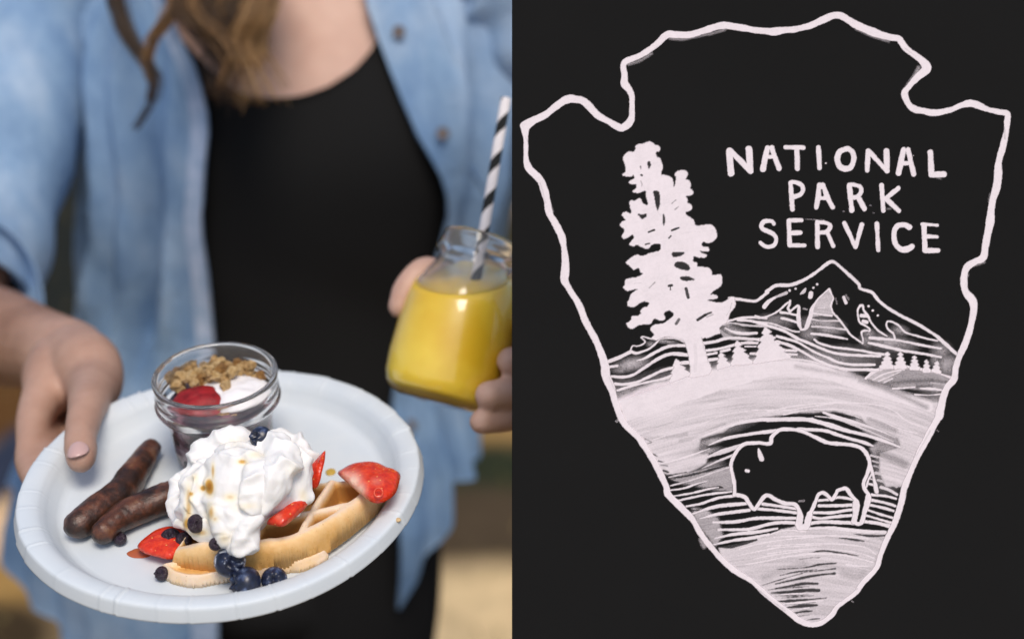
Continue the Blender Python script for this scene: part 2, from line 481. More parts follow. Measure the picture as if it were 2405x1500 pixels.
# brighter crown of the hill
hill.stroke('S', [(1465, 962), (1530, 940), (1640, 905), (1750, 875), (1850, 862), (1950, 880), (2050, 915), (2180, 955)], [60, 74, 64, 60, 44, 40, 32, 32], .95, soft=9)
hill.smudge('S', 1760, 880, 260, 40, .95, -8)
hill.smudge('S', 1480, 960, 60, 60, .9)
hill.smudge('S', 2190, 975, 50, 60, .75, 50)
hill.smudge('S', 1640, 1010, 120, 22, .72, -12)
for x_, y_, rx_, ry_, o_, r_ in [(700, 260, 110, 26, .6, -14), (690, 320, 90, 22, .55, -14), (720, 400, 80, 22, .45, -14), (640, 290, 60, 60, .5, 0)]: hill.smudge('E', x_, y_, rx_, ry_, o_, r_)
for x_, y_, rx_, ry_, o_, r_ in [(680, 160, 150, 34, .55, 18), (740, 330, 90, 70, .45, 20), (760, 480, 70, 60, .5, 20), (560, 150, 90, 16, .35, 16)]: hill.smudge('F', x_, y_, rx_, ry_, o_, r_)
hill.smudge('F', 780, 400, 110, 190, .42, 20)
hill.smudge('F', 960, 250, 110, 140, .62, 20)
# dark smears
for c, pts, w_, op in [
    ('D', [(200, 1080), (430, 1120), (620, 1160)], 20, .35), ('D', [(650, 1180), (800, 1230), (950, 1290), (1120, 1370)], 26, .5),
    ('E', [(620, 330), (700, 240), (800, 210)], 26, .35), ('E', [(300, 240), (480, 225), (560, 210)], 7, .5), ('E', [(520, 250), (700, 190), (800, 150)], 8, .4),
    ('F', [(700, 330), (800, 370), (860, 400)], 50, .4),
    ('F', [(640, 120), (720, 150), (800, 185)], 30, .4), ('E', [(1050, 1110), (1150, 1070), (1300, 1030)], 40, .22),
    ('F', [(480, 1090), (560, 1110), (600, 1090)], 50, .25)]:
    hill.stroke(c, pts, w_, op, erase=True, soft=7)
# black gaps at the tip and along the left edge
for c, pts, w_ in [
    ('E', [(1120, 1152), (1300, 1112), (1400, 1095), (1492, 1086)], [6, 18, 14, 14]), ('E', [(1095, 1208), (1220, 1203), (1310, 1192), (1392, 1192)], [8, 26, 22, 20]), ('E', [(1075, 1190), (1200, 1168), (1300, 1150), (1385, 1150)], [4, 16, 18, 14]),
    ('E', [(1128, 1262), (1250, 1258), (1350, 1248), (1440, 1240)], [10, 22, 10, 6]), ('E', [(1160, 1240), (1280, 1232), (1360, 1225)], [3, 8, 4]), ('E', [(1195, 1300), (1290, 1290), (1380, 1285)], [10, 22, 12]),
    ('E', [(1230, 1338), (1290, 1326), (1350, 1322)], [5, 14, 8]), ('E', [(1262, 1356), (1330, 1346)], [4, 4]), ('E', [(1315, 1380), (1350, 1374), (1395, 1370)], [5, 9, 6]),
    ('E', [(1130, 1060), (1300, 1050), (1400, 1030), (1500, 1022)], [3, 8, 14, 8]), ('E', [(1280, 1080), (1400, 1068), (1495, 1056)], [4, 8, 10]), ('E', [(1040, 1160), (1200, 1110), (1290, 1085)], [3, 6, 3]),
    ('E', [(1150, 1098), (1260, 1075), (1380, 1062)], [3, 9, 4]), ('E', [(1180, 1180), (1260, 1172), (1330, 1168)], [3, 7, 3]), ('E', [(1120, 1226), (1240, 1226), (1330, 1220)], [4, 9, 4]), ('E', [(1180, 1282), (1290, 1272), (1370, 1268)], [4, 9, 3]), ('E', [(1330, 958), (1420, 944), (1520, 956), (1640, 975)], [3, 14, 14, 4]), ('F', [(450, 862), (530, 872), (605, 884)], [4, 16, 10]), ('F', [(540, 838), (640, 850), (745, 848)], [4, 14, 10]),
    ('E', [(760, 918), (850, 912), (1000, 875)], [12, 30, 14]), ('E', [(1270, 998), (1340, 988), (1400, 986)], [3, 5, 3]),
    ('E', [(350, 335), (375, 350)], 10), ('E', [(300, 240), (340, 262), (315, 270)], 6), ('E', [(385, 380), (420, 388)], 8), ('E', [(400, 405), (440, 410)], 7), ('E', [(415, 440), (445, 450)], 14),
    ('E', [(440, 480), (490, 490)], 8), ('E', [(450, 510), (520, 520)], 18), ('E', [(135, 60), (155, 70)], 6), ('E', [(450, 470), (560, 450)], [10, 4]), ('E', [(455, 545), (560, 545), (670, 515)], [18, 22, 8]),
    ('E', [(480, 585), (600, 570), (750, 545), (790, 548)], [12, 18, 18, 6]), ('E', [(520, 610), (680, 608), (840, 580)], [10, 16, 12]), ('E', [(545, 640), (700, 625), (850, 592)], [12, 18, 8]),
    ('E', [(440, 470), (520, 480), (660, 450), (840, 400)], [4, 12, 12, 18]), ('E', [(570, 690), (640, 690)], 10)]:
    hill.stroke(c, pts, w_, .93, erase=True, soft=1.6)
# bison body and what is clear of paint round it
BIS = cv('E', [(860, 590), (925, 605), (950, 640), (985, 682), (1020, 640), (1050, 602), (1080, 597), (1120, 622), (1180, 645), (1240, 652), (1268, 690), (1282, 730), (1278, 785), (1305, 790), (1318, 740), (1345, 695), (1370, 640), (1390, 590), (1420, 580), (1450, 600), (1475, 622), (1500, 585)]) + \
      cv('F', [(440, 565), (490, 552), (520, 590), (562, 640), (562, 700), (550, 765), (590, 768), (608, 710), (632, 650), (638, 600), (612, 560), (602, 520), (625, 460), (640, 400), (628, 350), (590, 300), (520, 278), (380, 265), (300, 230), (200, 188), (100, 180)]) + \
      cv('E', [(1135, 190), (1095, 230), (1085, 270), (1000, 265), (920, 275), (872, 325), (840, 400), (852, 480), (862, 540)])
hill.poly('S', BIS, 1, erase=True)
# white lines over the field
def lines(L, items, op=.94):
    for it in items:
        c, pts, w_ = it[:3]
        L.stroke(c, pts, w_, it[3] if len(it) > 3 else op, taper=False)
lines(hill, [
    ('E', [(350, 245), (600, 170), (800, 90), (1000, 60), (1200, 60), (1300, 45), (1450, 22), (1607, 12)], 9), ('F', [(0, 70), (200, 30), (450, 12), (700, 30), (800, 70), (870, 125), (955, 162)], 10),
    ('F', [(100, 88), (250, 60), (400, 55), (550, 70), (700, 120), (820, 175), (938, 206)], 10), ('E', [(400, 262), (640, 212), (860, 135), (1000, 100), (1200, 82)], 9, .85),
    ('E', [(400, 395), (500, 372), (600, 340), (705, 302)], [10, 12, 14, 6]), ('E', [(600, 250), (700, 212), (850, 152), (1000, 122), (1200, 118), (1350, 120)], [6, 14, 22, 24, 24, 24]),
    ('F', [(0, 122), (130, 118), (250, 120), (330, 138), (420, 165), (500, 190), (620, 218), (720, 250), (830, 292)], [24, 26, 26, 26, 30, 24, 20, 20, 10]),
    ('E', [(700, 280), (800, 240), (950, 212), (1120, 190)], [8, 18, 20, 22]), ('F', [(190, 180), (350, 188), (440, 215), (520, 240), (600, 262), (662, 285)], [20, 22, 20, 18, 22, 10]),
    ('E', [(660, 370), (780, 320), (900, 283)], [10, 22, 20], .85), ('E', [(660, 425), (760, 380), (860, 340)], [6, 14, 18], .8), ('E', [(640, 360), (700, 350), (790, 325), (870, 300)], [6, 16, 20, 14], .8),
    ('F', [(350, 75), (430, 105), (520, 128), (600, 152), (700, 188), (800, 232)], [14, 24, 20, 14, 10, 6]), ('F', [(440, 68), (540, 95), (600, 118)], [4, 8, 4]), ('F', [(400, 104), (500, 138), (620, 185), (790, 258)], [8, 14, 14, 6], .8), ('F', [(300, 98), (420, 112), (520, 140), (640, 170)], [6, 12, 16, 10], .85),
    ('E', [(450, 482), (510, 468)], 6), ('E', [(460, 535), (600, 498), (720, 455), (830, 420)], [10, 12, 12, 10], .8), ('E', [(440, 565), (540, 552), (620, 525), (690, 505)], [8, 12, 12, 6]), ('E', [(480, 600), (600, 580), (700, 555), (760, 545)], [8, 12, 14, 6]),
    ('E', [(510, 628), (680, 592), (845, 572)], [10, 14, 12]), ('E', [(560, 665), (650, 648), (760, 612), (862, 598)], [12, 14, 16, 16]), ('E', [(600, 712), (720, 672), (820, 656), (932, 648)], [10, 20, 22, 20]),
    ('E', [(640, 742), (750, 715), (850, 702), (955, 688)], [8, 18, 20, 20]), ('E', [(730, 765), (860, 762), (1000, 740), (1120, 738), (1250, 740)], [14, 20, 20, 22, 18]), ('E', [(760, 812), (950, 808), (1060, 780), (1150, 766), (1240, 768)], [14, 20, 18, 22, 22]),
    ('E', [(740, 865), (860, 840), (1000, 826), (1130, 805)], [8, 20, 20, 14]), ('E', [(730, 905), (860, 878), (980, 862), (1080, 840)], [10, 18, 20, 12]),
    ('E', [(1040, 650), (1120, 660), (1250, 680)], 18), ('E', [(1010, 680), (1130, 690), (1250, 705)], 18),
    ('F', [(320, 628), (380, 622), (450, 608), (540, 622)], 18), ('F', [(322, 660), (430, 660), (540, 655)], 20), ('F', [(290, 705), (400, 704), (480, 692), (540, 685)], 18), ('F', [(270, 728), (330, 740), (430, 730), (540, 720)], 18), ('F', [(255, 775), (340, 762), (450, 765), (545, 770)], 22),
    ('F', [(655, 592), (740, 600), (805, 616)], 16), ('F', [(650, 625), (730, 640), (800, 662)], 17), ('F', [(640, 655), (720, 672), (790, 692)], 17), ('F', [(630, 688), (710, 715), (790, 738)], 15), ('F', [(620, 722), (700, 745), (780, 768)], 15), ('F', [(610, 760), (690, 770), (770, 790)], 22),
    ('F', [(640, 490), (668, 498)], 12), ('F', [(630, 522), (672, 530)], 14), ('F', [(712, 545), (760, 560), (812, 590)], 18, .85), ('F', [(650, 345), (720, 362)], 14, .7), ('F', [(660, 380), (730, 398)], 12, .6), ('F', [(668, 410), (740, 432)], 12, .55), ('F', [(680, 455), (760, 470), (820, 495)], 22, .7), ('F', [(690, 500), (760, 515), (810, 540)], 16, .65),
    ('F', [(245, 805), (380, 800), (480, 810), (600, 822), (740, 826)], [14, 20, 22, 24, 18]), ('E', [(1060, 850), (1180, 815), (1310, 822)], [10, 14, 14]),
    ('E', [(890, 932), (1050, 893), (1250, 866), (1430, 852)], 11), ('F', [(40, 858), (200, 850), (380, 848), (500, 855), (630, 868)], [10, 12, 12, 16, 14]),
    ('E', [(880, 975), (1000, 950), (1150, 922), (1400, 908)], 10), ('F', [(0, 914), (200, 903), (400, 900), (600, 918), (680, 965)], 11), ('E', [(970, 1000), (1120, 968), (1300, 945)], 10), ('F', [(0, 962), (200, 938), (400, 935), (560, 955), (670, 990)], 10),
    ('E', [(930, 1030), (1050, 1010), (1200, 980), (1400, 962)], [12, 12, 12, 16]), ('F', [(0, 966), (60, 985), (260, 962), (450, 968), (560, 990), (660, 1015)], [4, 6, 14, 14, 12, 12]), ('F', [(495, 1030), (560, 1038), (640, 1040)], [16, 12, 8]),
    ('E', [(1100, 1225), (1220, 1215), (1400, 1208)], [8, 10, 6]), ('E', [(1150, 1280), (1280, 1268), (1420, 1255)], [8, 14, 8]), ('E', [(1200, 1320), (1330, 1302)], [6, 8]),
])
lines(hill, [('C', [(750, 1320), (880, 1275), (1110, 1215), (1400, 1140), (1690, 1075)], [14, 22, 26, 24, 20]), ('D', [(0, 1030), (150, 1028), (280, 1040), (400, 1068), (560, 1112)], [30, 20, 16, 14, 12], .9)])
hill.a *= INSIDE.a
paint('painted_meadow', hill)

# ---------- small hill on the right
sh = Layer()
sh.poly('D', [(690, 1165), (760, 1112), (850, 1085), (940, 1080), (1050, 1095), (1150, 1115), (1310, 1165), (1300, 1200), (1230, 1250), (1200, 1260), (900, 1225), (760, 1190)], .42, blur=6)
sh.poly('D', [(690, 1165), (760, 1112), (850, 1088), (980, 1100), (900, 1140), (830, 1190), (760, 1190)], .6, blur=3)
sh.a *= 1 + .25 * STREAK
for c, pts, w_ in [('D', [(840, 1200), (1000, 1185), (1150, 1180)], 22), ('D', [(1160, 1180), (1280, 1192)], 16), ('D', [(1050, 1222), (1150, 1222)], 24)]:
    sh.stroke(c, pts, w_, .6, erase=True, soft=6)
lines(sh, [('D', [(690, 1165), (760, 1112), (850, 1088), (940, 1078), (1050, 1095), (1150, 1115), (1220, 1135), (1310, 1165)], [18, 26, 22, 18, 18, 16, 14, 22]), ('D', [(740, 1175), (830, 1130), (960, 1100)], 14), ('D', [(780, 1185), (860, 1150), (930, 1120)], 10), ('D', [(820, 1192), (880, 1165)], 10),
           ('D', [(880, 1236), (960, 1232), (1035, 1225)], 14), ('D', [(1075, 1235), (1160, 1238), (1235, 1248)], [12, 20, 14]), ('D', [(1035, 1278), (1130, 1282), (1220, 1275)], [14, 8, 12]), ('D', [(1150, 1195), (1260, 1210)], 12, .6)])
sh.smudge('D', 1100, 1150, 130, 25, .45)
sh.a *= INSIDE.a
paint('painted_knoll', sh)

# ---------- ridge lines left of and behind the big tree
rl = Layer()
lines(rl, [('C', [(670, 1050), (740, 1022), (830, 980)], 24), ('C', [(680, 1085), (740, 1075)], 20), ('C', [(880, 1040), (940, 1020), (1030, 970), (1110, 938), (1230, 932)], [10, 20, 22, 22, 20]),
           ('C', [(700, 1150), (780, 1155), (850, 1140), (930, 1090), (1030, 1025), (1120, 992), (1240, 1000)], [18, 22, 20, 18, 24, 26, 24]), ('C', [(725, 1203), (800, 1205), (870, 1195), (950, 1160), (1050, 1112), (1150, 1085)], 20),
           ('C', [(740, 1250), (850, 1215), (960, 1190), (1050, 1172), (1130, 1145)], [14, 18, 16, 18, 22]), ('C', [(1190, 1055), (1250, 1052)], 24),
           ('H', [(200, 1115), (230, 1060), (280, 1062), (340, 1045), (375, 1010), (330, 960), (370, 955), (440, 975), (520, 985)], 18, .85), ('H', [(210, 1125), (270, 1145), (350, 1125), (430, 1090), (490, 1040), (540, 990)], [34, 30, 24, 22, 22, 16]),
           ('H', [(520, 985), (650, 965), (760, 975), (840, 1020)], [16, 26, 30, 20], .8),
           ('C', [(1345, 918), (1430, 905), (1500, 885), (1580, 880), (1740, 892)], [22, 22, 22, 18, 20]), ('C', [(1368, 968), (1450, 958), (1560, 930), (1640, 915), (1725, 915)], 20), ('C', [(1370, 997), (1440, 985)], 18), ('C', [(1470, 975), (1530, 960)], 20), ('C', [(1382, 1036), (1445, 1028)], 22),
           ('C', [(1640, 940), (1715, 940)], 12), ('C', [(1680, 990), (1730, 990)], 16), ('C', [(1560, 610), (1565, 650), (1530, 690), (1515, 750)], 14, .85),
           ('C', [(1510, 765), (1600, 742), (1700, 735), (1790, 740)], [14, 18, 18, 18]), ('C', [(1590, 755), (1680, 760), (1790, 790)], [16, 20, 26]), ('C', [(1480, 790), (1540, 775), (1640, 790), (1790, 800)], [8, 14, 14, 14], .7), ('C', [(1500, 810), (1560, 838), (1640, 850), (1722, 845)], [10, 20, 22, 18]), ('C', [(1465, 830), (1520, 872), (1600, 885), (1740, 890)], [22, 30, 22, 14], .5)])
rl.smudge('C', 840, 1065, 130, 50, .6, -12)
rl.smudge('C', 760, 1110, 70, 25, .3)
rl.smudge('C', 1560, 830, 120, 42, .5, 10)
rl.smudge('C', 1520, 790, 50, 40, .45)
rl.smudge('H', 620, 1010, 140, 30, .45, 5)
rl.smudge('H', 440, 1040, 60, 40, .35)
rl.stroke('C', [(750, 1312), (900, 1262), (1110, 1198)], [6, 30, 8], .45, soft=5)
rl.a *= INSIDE.a
paint('painted_ridge', rl)

# ---------- mountain
mt = Layer()
mt.poly('M', [(815, 660), (900, 560), (1000, 465), (1035, 545), (1060, 600), (1035, 690), (1030, 750), (1080, 830), (900, 850), (740, 870), (740, 780)], .66, blur=3)
mt.a *= 1 + .15 * STREAK
for x, y, rx, ry, op in [(900, 960, 330, 110, .42), (720, 1110, 140, 110, .38), (240, 920, 300, 110, .30), (1000, 1050, 260, 70, .35)]:
    mt.smudge('M', x, y, rx, ry, op, 4)
for x, y, rx, ry, op in [(930, 830, 70, 45, .35), (870, 910, 190, 60, .42), (1225, 970, 80, 70, .40), (1265, 1070, 75, 90, .50), (1180, 1030, 40, 60, .3), (715, 850, 60, 40, .35), (700, 900, 60, 50, .35)]:
    mt.smudge('D', x, y, rx, ry, op, 10)
mt.stroke('M', [(470, 900), (520, 950), (560, 1030)], 60, .4, erase=True, soft=8)
lines(mt, [('C', [(1530, 600), (1600, 608), (1680, 620), (1720, 618), (1750, 600), (1800, 558)], 20), ('D', [(-10, 555), (40, 520), (70, 510), (150, 508), (220, 488), (310, 440), (400, 372), (430, 350), (455, 343), (485, 358), (560, 425), (640, 500), (652, 532), (730, 558), (760, 590), (790, 625), (850, 672), (950, 730), (1060, 785), (1180, 860), (1210, 885), (1260, 930), (1340, 1002)], [22] * 18 + [22, 22, 26, 26, 20])])
lines(mt, [('M', [(90, 720), (150, 650), (240, 592)], [60, 50, 36]), ('M', [(240, 592), (320, 555), (400, 525)], [30, 40, 40], .7), ('M', [(445, 490), (447, 491)], 32), ('M', [(530, 467), (532, 467)], 30), ('M', [(780, 455), (782, 455)], 30), ('M', [(832, 405), (834, 405)], 30),
           ('M', [(1558, 713), (1560, 714)], 32), ('M', [(1618, 773), (1620, 774)], 34), ('M', [(1688, 842), (1690, 843)], 32), ('M', [(748, 535), (740, 582)], 66), ('M', [(600, 540), (640, 510), (670, 470)], [20, 50, 20], .8), ('M', [(1208, 585), (1242, 670)], 42),
           ('M', [(1240, 560), (1275, 615)], 30, .22), ('M', [(1095, 600), (1112, 680)], 20, .22), ('M', [(640, 745), (690, 760)], 20, .4),
           ('M', [(-40, 850), (20, 868), (80, 872), (200, 830), (300, 770), (380, 695), (450, 645)], 26), ('M', [(452, 640), (445, 690), (425, 740), (450, 792)], 36), ('M', [(450, 795), (500, 750), (560, 708), (585, 740)], 30), ('M', [(580, 735), (570, 850), (580, 960), (608, 1040)], [40, 60, 56, 40]),
           ('M', [(620, 1045), (670, 1030), (700, 970), (740, 850), (760, 760), (820, 650), (880, 580), (1000, 470)], [40, 50, 60, 60, 50, 30, 26, 20]), ('M', [(1005, 470), (1032, 540), (1060, 600), (1040, 660), (1028, 720), (1060, 810), (1120, 870), (1190, 960), (1250, 1040), (1300, 1110), (1380, 1170), (1470, 1232)], 26),
           ('M', [(1480, 1235), (1478, 1170), (1460, 1100), (1475, 1065), (1540, 1058), (1572, 1065), (1570, 1030), (1510, 985), (1440, 945), (1415, 880), (1405, 770), (1440, 710)], 26), ('M', [(1440, 710), (1478, 705), (1490, 770), (1550, 850), (1600, 950), (1700, 1060), (1820, 1135)], [36, 34, 30, 32, 26, 26, 26]),
           ('M', [(1455, 845), (1540, 850)], 50), ('M', [(1485, 925), (1535, 940)], 50), ('M', [(320, 800), (420, 812), (540, 838)], 34), ('M', [(330, 880), (420, 900), (540, 935)], 34), ('M', [(770, 812), (900, 830), (1040, 846)], 30), ('M', [(770, 900), (900, 918), (1140, 920)], 24, .8),
           ('M', [(760, 1000), (950, 1010), (1240, 1042)], 28, .8), ('M', [(750, 1100), (900, 1112), (1100, 1145), (1260, 1176)], [30, 40, 36, 16]), ('M', [(840, 740), (940, 735)], 20, .9),
           ('M', [(795, 1182), (850, 1225), (940, 1258), (1100, 1295), (1400, 1330), (1650, 1375), (1800, 1395)], 34), ('M', [(-60, 930), (60, 955), (180, 1000), (300, 1035), (420, 1085), (560, 1170), (700, 1225), (850, 1290), (1000, 1350), (1150, 1385), (1350, 1402), (1720, 1415)], 40),
           ('M', [(0, 935), (200, 960), (400, 1030), (500, 1065), (585, 1072)], [26, 26, 26, 30, 26], .85), ('M', [(265, 1136), (400, 1172), (560, 1220), (680, 1290), (820, 1370), (1000, 1440)], 34),
           ('D', [(425, 1020), (500, 1052), (600, 1068), (752, 1068)], 19), ('D', [(60, 905), (150, 930), (250, 980), (340, 1032), (450, 1078), (560, 1100), (680, 1103), (780, 1105)], 20),
           ('D', [(70, 965), (135, 968), (200, 970)], 18), ('D', [(130, 993), (205, 997)], 15), ('D', [(720, 880), (850, 890), (960, 905), (1080, 930), (1220, 955)], [20, 20, 16, 18, 18]), ('D', [(712, 915), (850, 945), (950, 968), (1100, 992), (1220, 1015)], [20, 24, 20, 18, 18]),
           ('D', [(895, 885), (885, 850), (852, 822), (836, 790), (845, 765), (880, 768), (925, 795), (970, 840), (1060, 868), (1120, 885), (1195, 900)], 13)])
mt.a *= INSIDE.a
paint('painted_mountain', mt)

# ---------- big tree
G1 = [(350, 90), (420, 65), (470, 80), (490, 105), (530, 110), (555, 140), (540, 175), (500, 190), (515, 245), (550, 260), (575, 320), (580, 380), (563, 450), (600, 450), (650, 470), (700, 500), (706, 560), (712, 595), (728, 560), (737, 480), (722, 450), (750, 415), (810, 400), (860, 410), (878, 450), (850, 510), (890, 520), (910, 560), (905, 610), (940, 650), (925, 690), (850, 705), (870, 735), (870, 780), (915, 805), (928, 850), (885, 880), (850, 890), (870, 925), (945, 985), (962, 1045), (1050, 1045), (1130, 1032), (1185, 1065), (1215, 1130), (1215, 1190), (1165, 1240), (1100, 1255), (1060, 1240), (1035, 1265), (1060, 1300), (1110, 1302), (1130, 1335), (1110, 1355), (1070, 1355), (1020, 1340), (1040, 1370), (1090, 1390), (1095, 1410), (1070, 1425), (1000, 1420), (945, 1405), (938, 1440), (940, 1470)]
H1 = [(985, 90), (985, 130), (1060, 135), (1130, 150), (1155, 190), (1165, 230), (1240, 222), (1275, 240), (1280, 310), (1260, 360), (1190, 410), (1140, 455), (1200, 460), (1225, 480), (1210, 505), (1150, 515), (1105, 527), (1170, 540), (1240, 550), (1300, 540), (1350, 510), (1385, 482), (1430, 500), (1430, 600), (1380, 660), (1350, 740), (1330, 790), (1270, 820), (1250, 860), (1260, 915), (1200, 930), (1120, 965), (1050, 970), (1055, 1000), (1075, 1080), (1100, 1180), (1130, 1260), (1155, 1340), (1100, 1400), (900, 1430), (905, 1340), (885, 1200), (860, 1080), (830, 1010), (740, 975), (620, 955), (530, 985), (490, 990), (450, 970), (480, 930), (440, 870), (450, 835), (500, 810), (600, 790), (680, 730), (712, 690), (690, 660), (650, 645), (595, 680), (615, 725), (590, 760), (550, 760), (480, 740), (440, 800), (380, 805), (300, 815), (240, 855), (190, 850), (155, 800), (205, 760), (225, 710), (280, 710), (325, 680), (320, 650), (350, 615), (400, 600), (425, 560), (385, 540), (330, 550), (250, 600), (200, 603), (165, 575), (190, 510), (215, 450), (290, 392), (200, 408), (160, 415), (115, 375), (135, 350), (145, 290), (200, 265), (290, 250), (350, 215), (320, 200), (300, 145), (240, 165), (195, 120), (150, 85), (180, 50), (235, 8)]
G2 = [(280, 1390), (330, 1405), (390, 1390), (420, 1375), (500, 1355), (550, 1335), (555, 1270), (500, 1260), (455, 1280), (400, 1325), (340, 1300), (280, 1275), (230, 1290), (190, 1270), (215, 1230), (240, 1200), (230, 1155), (190, 1180), (130, 1205), (105, 1170), (130, 1120), (130, 1090), (80, 1045), (105, 1000), (145, 985), (105, 925), (125, 895), (160, 890), (200, 908), (218, 885), (200, 830), (193, 770), (215, 750), (255, 755), (310, 727), (335, 750), (345, 780), (405, 805), (385, 700), (373, 640), (300, 665), (240, 660), (235, 640), (270, 605), (270, 562), (210, 560), (180, 535), (225, 510), (250, 495), (235, 450), (210, 475), (140, 470), (105, 450), (150, 410), (140, 330), (120, 280), (130, 220), (180, 185), (240, 180), (262, 150), (265, 115), (310, 93)]
tr_ = Layer()
tr_.poly('S', cv('G', G1) + cv('H', H1) + cv('G', G2), .985, smooth=True)
for c, pts in [('G', [(475, 645), (540, 655), (552, 780), (525, 875), (505, 830), (475, 690)]), ('G', [(590, 910), (612, 970), (596, 1052), (578, 985)]), ('G', [(285, 908), (340, 915), (390, 912), (395, 940), (340, 978), (310, 945)]), ('G', [(698, 1362), (832, 1362), (825, 1388), (770, 1412), (706, 1415)]),
               ('H', [(718, 110), (750, 75), (830, 78), (890, 120), (892, 172), (800, 165), (732, 138)]), ('H', [(780, 262), (800, 245), (880, 242), (960, 285), (900, 297), (815, 292)]), ('G', [(408, 295), (432, 300), (442, 340), (420, 382), (402, 340)])]:
    tr_.poly(c, pts, .97, erase=True, smooth=True)
for c, pts, w_, op in [('G', [(322, 355), (325, 385)], 12, .8), ('G', [(328, 455), (338, 460)], 24, .9), ('G', [(325, 530), (338, 560), (335, 590)], 9, .6), ('G', [(420, 1125), (478, 1102)], 26, .95), ('G', [(690, 1105), (770, 1075)], 22, .95), ('G', [(655, 1195), (678, 1170)], 17, .9), ('G', [(378, 1270), (425, 1258)], 18, .9),
                       ('G', [(690, 790), (735, 750)], 14, .55), ('G', [(725, 860), (765, 830)], 14, .5), ('H', [(425, 380), (488, 315)], 14, .5), ('H', [(655, 355), (690, 350)], 32, .95), ('H', [(672, 400), (672, 360)], 18, .9), ('H', [(855, 390), (882, 490)], 38, .93), ('H', [(738, 800), (772, 750)], 36, .8), ('H', [(990, 755), (1080, 700)], 34, .95), ('H', [(1080, 695), (1150, 668)], 26, .9),
                       ('H', [(1100, 720), (1170, 690)], 20, .35), ('H', [(545, 980), (640, 950), (760, 965), (850, 1000)], 6, .35), ('H', [(1040, 960), (1060, 1080), (1100, 1200)], 8, .3), ('H', [(1100, 1080), (1110, 1250)], 10, .25), ('H', [(960, 1050), (970, 1200), (960, 1350)], 40, .08), ('H', [(1390, 560), (1370, 640), (1330, 700)], 8, .35),
                       ('G', [(520, 880), (560, 940)], 8, .15), ('G', [(850, 1130), (1000, 1120), (1180, 1100)], 5, .12), ('H', [(250, 330), (330, 320)], 6, .2)]:
    tr_.stroke(c, pts, w_, op, erase=True)
paint('painted_tree', tr_, 'tall white painted conifer filled in solid')

# ---------- small pines
def pine(c, base_l, base_r, topp, teeth):
    (xl, yl), (xr, yr), (xt, yt) = base_l, base_r, topp
    pts = [(xt, yt)]
    for side, (bx, by) in ((1, (xr, yr)), (-1, (xl, yl))):
        seq = []
        for k in range(1, teeth + 1):
            t = k / teeth
            x = xt + (bx - xt) * t; y = yt + (by - yt) * t
            seq.append((x + side * (5 + (1 - t) * 9), y - 5)); seq.append((x - side * abs(bx - xt) * .08, y + (yr - yt) * .04))
        if side == 1: pts += seq[:-1]; pts.append((bx, by + 14))
        else: right = pts; pts = right + [(bx, by + 14)] + seq[:-1][::-1]
    L = Layer(); L.poly(c, pts, .97)
    paint('painted_pine', L)
for args in [('C', (1112, 1185), (1252, 1130), (1153, 1028), 3), ('C', (1440, 1090), (1535, 1065), (1468, 980), 3), ('C', (1540, 1062), (1695, 1050), (1583, 895), 4), ('C', (1700, 1050), (1960, 1010), (1783, 800), 5),
             ('D', (788, 1085), (885, 1085), (842, 975), 4), ('D', (890, 1088), (978, 1088), (936, 975), 4), ('D', (998, 1092), (1070, 1094), (1032, 1000), 4), ('D', (1093, 1108), (1145, 1112), (1118, 1028), 3), ('D', (1155, 1108), (1218, 1122), (1193, 1042), 3)]:
    pine(*args)

# ---------- bison outline
bs = Layer()
for P_, w_ in [(BIS[:16], 9), (BIS[15:30], 8.5), (BIS[29:44], 8.5), (BIS[43:], 8.5)]:
    bs.stroke('S', P_ + ([BIS[0]] if P_[-1] == BIS[-1] else []), w_, .97, smooth=True)
bs.stroke('E', [(1262, 670), (1272, 720), (1264, 780)], [20, 34, 44], .97)
bs.stroke('E', [(1270, 795), (1312, 795)], 40, .95)
bs.stroke('E', [(1335, 712), (1322, 780)], 34, .95)
bs.stroke('F', [(548, 640), (550, 700), (540, 760)], 32, .95)
bs.stroke('F', [(628, 600), (610, 690), (590, 760)], 26, .95)
bs.stroke('F', [(638, 380), (655, 440), (672, 510), (684, 572)], [18, 18, 20, 30], .95)
bs.stroke('F', [(655, 460), (632, 500), (620, 540)], 14, .9)
bs.stroke('E', [(936, 440), (948, 442)], 19, 1)
bs.stroke('E', [(1013, 304), (1022, 338), (1032, 366)], [9, 26, 31], .95)
bs.stroke('E', [(1268, 632), (1300, 630)], 14, .25)
paint('painted_bison', bs, 'outline of a grazing bison with an eye and a horn')

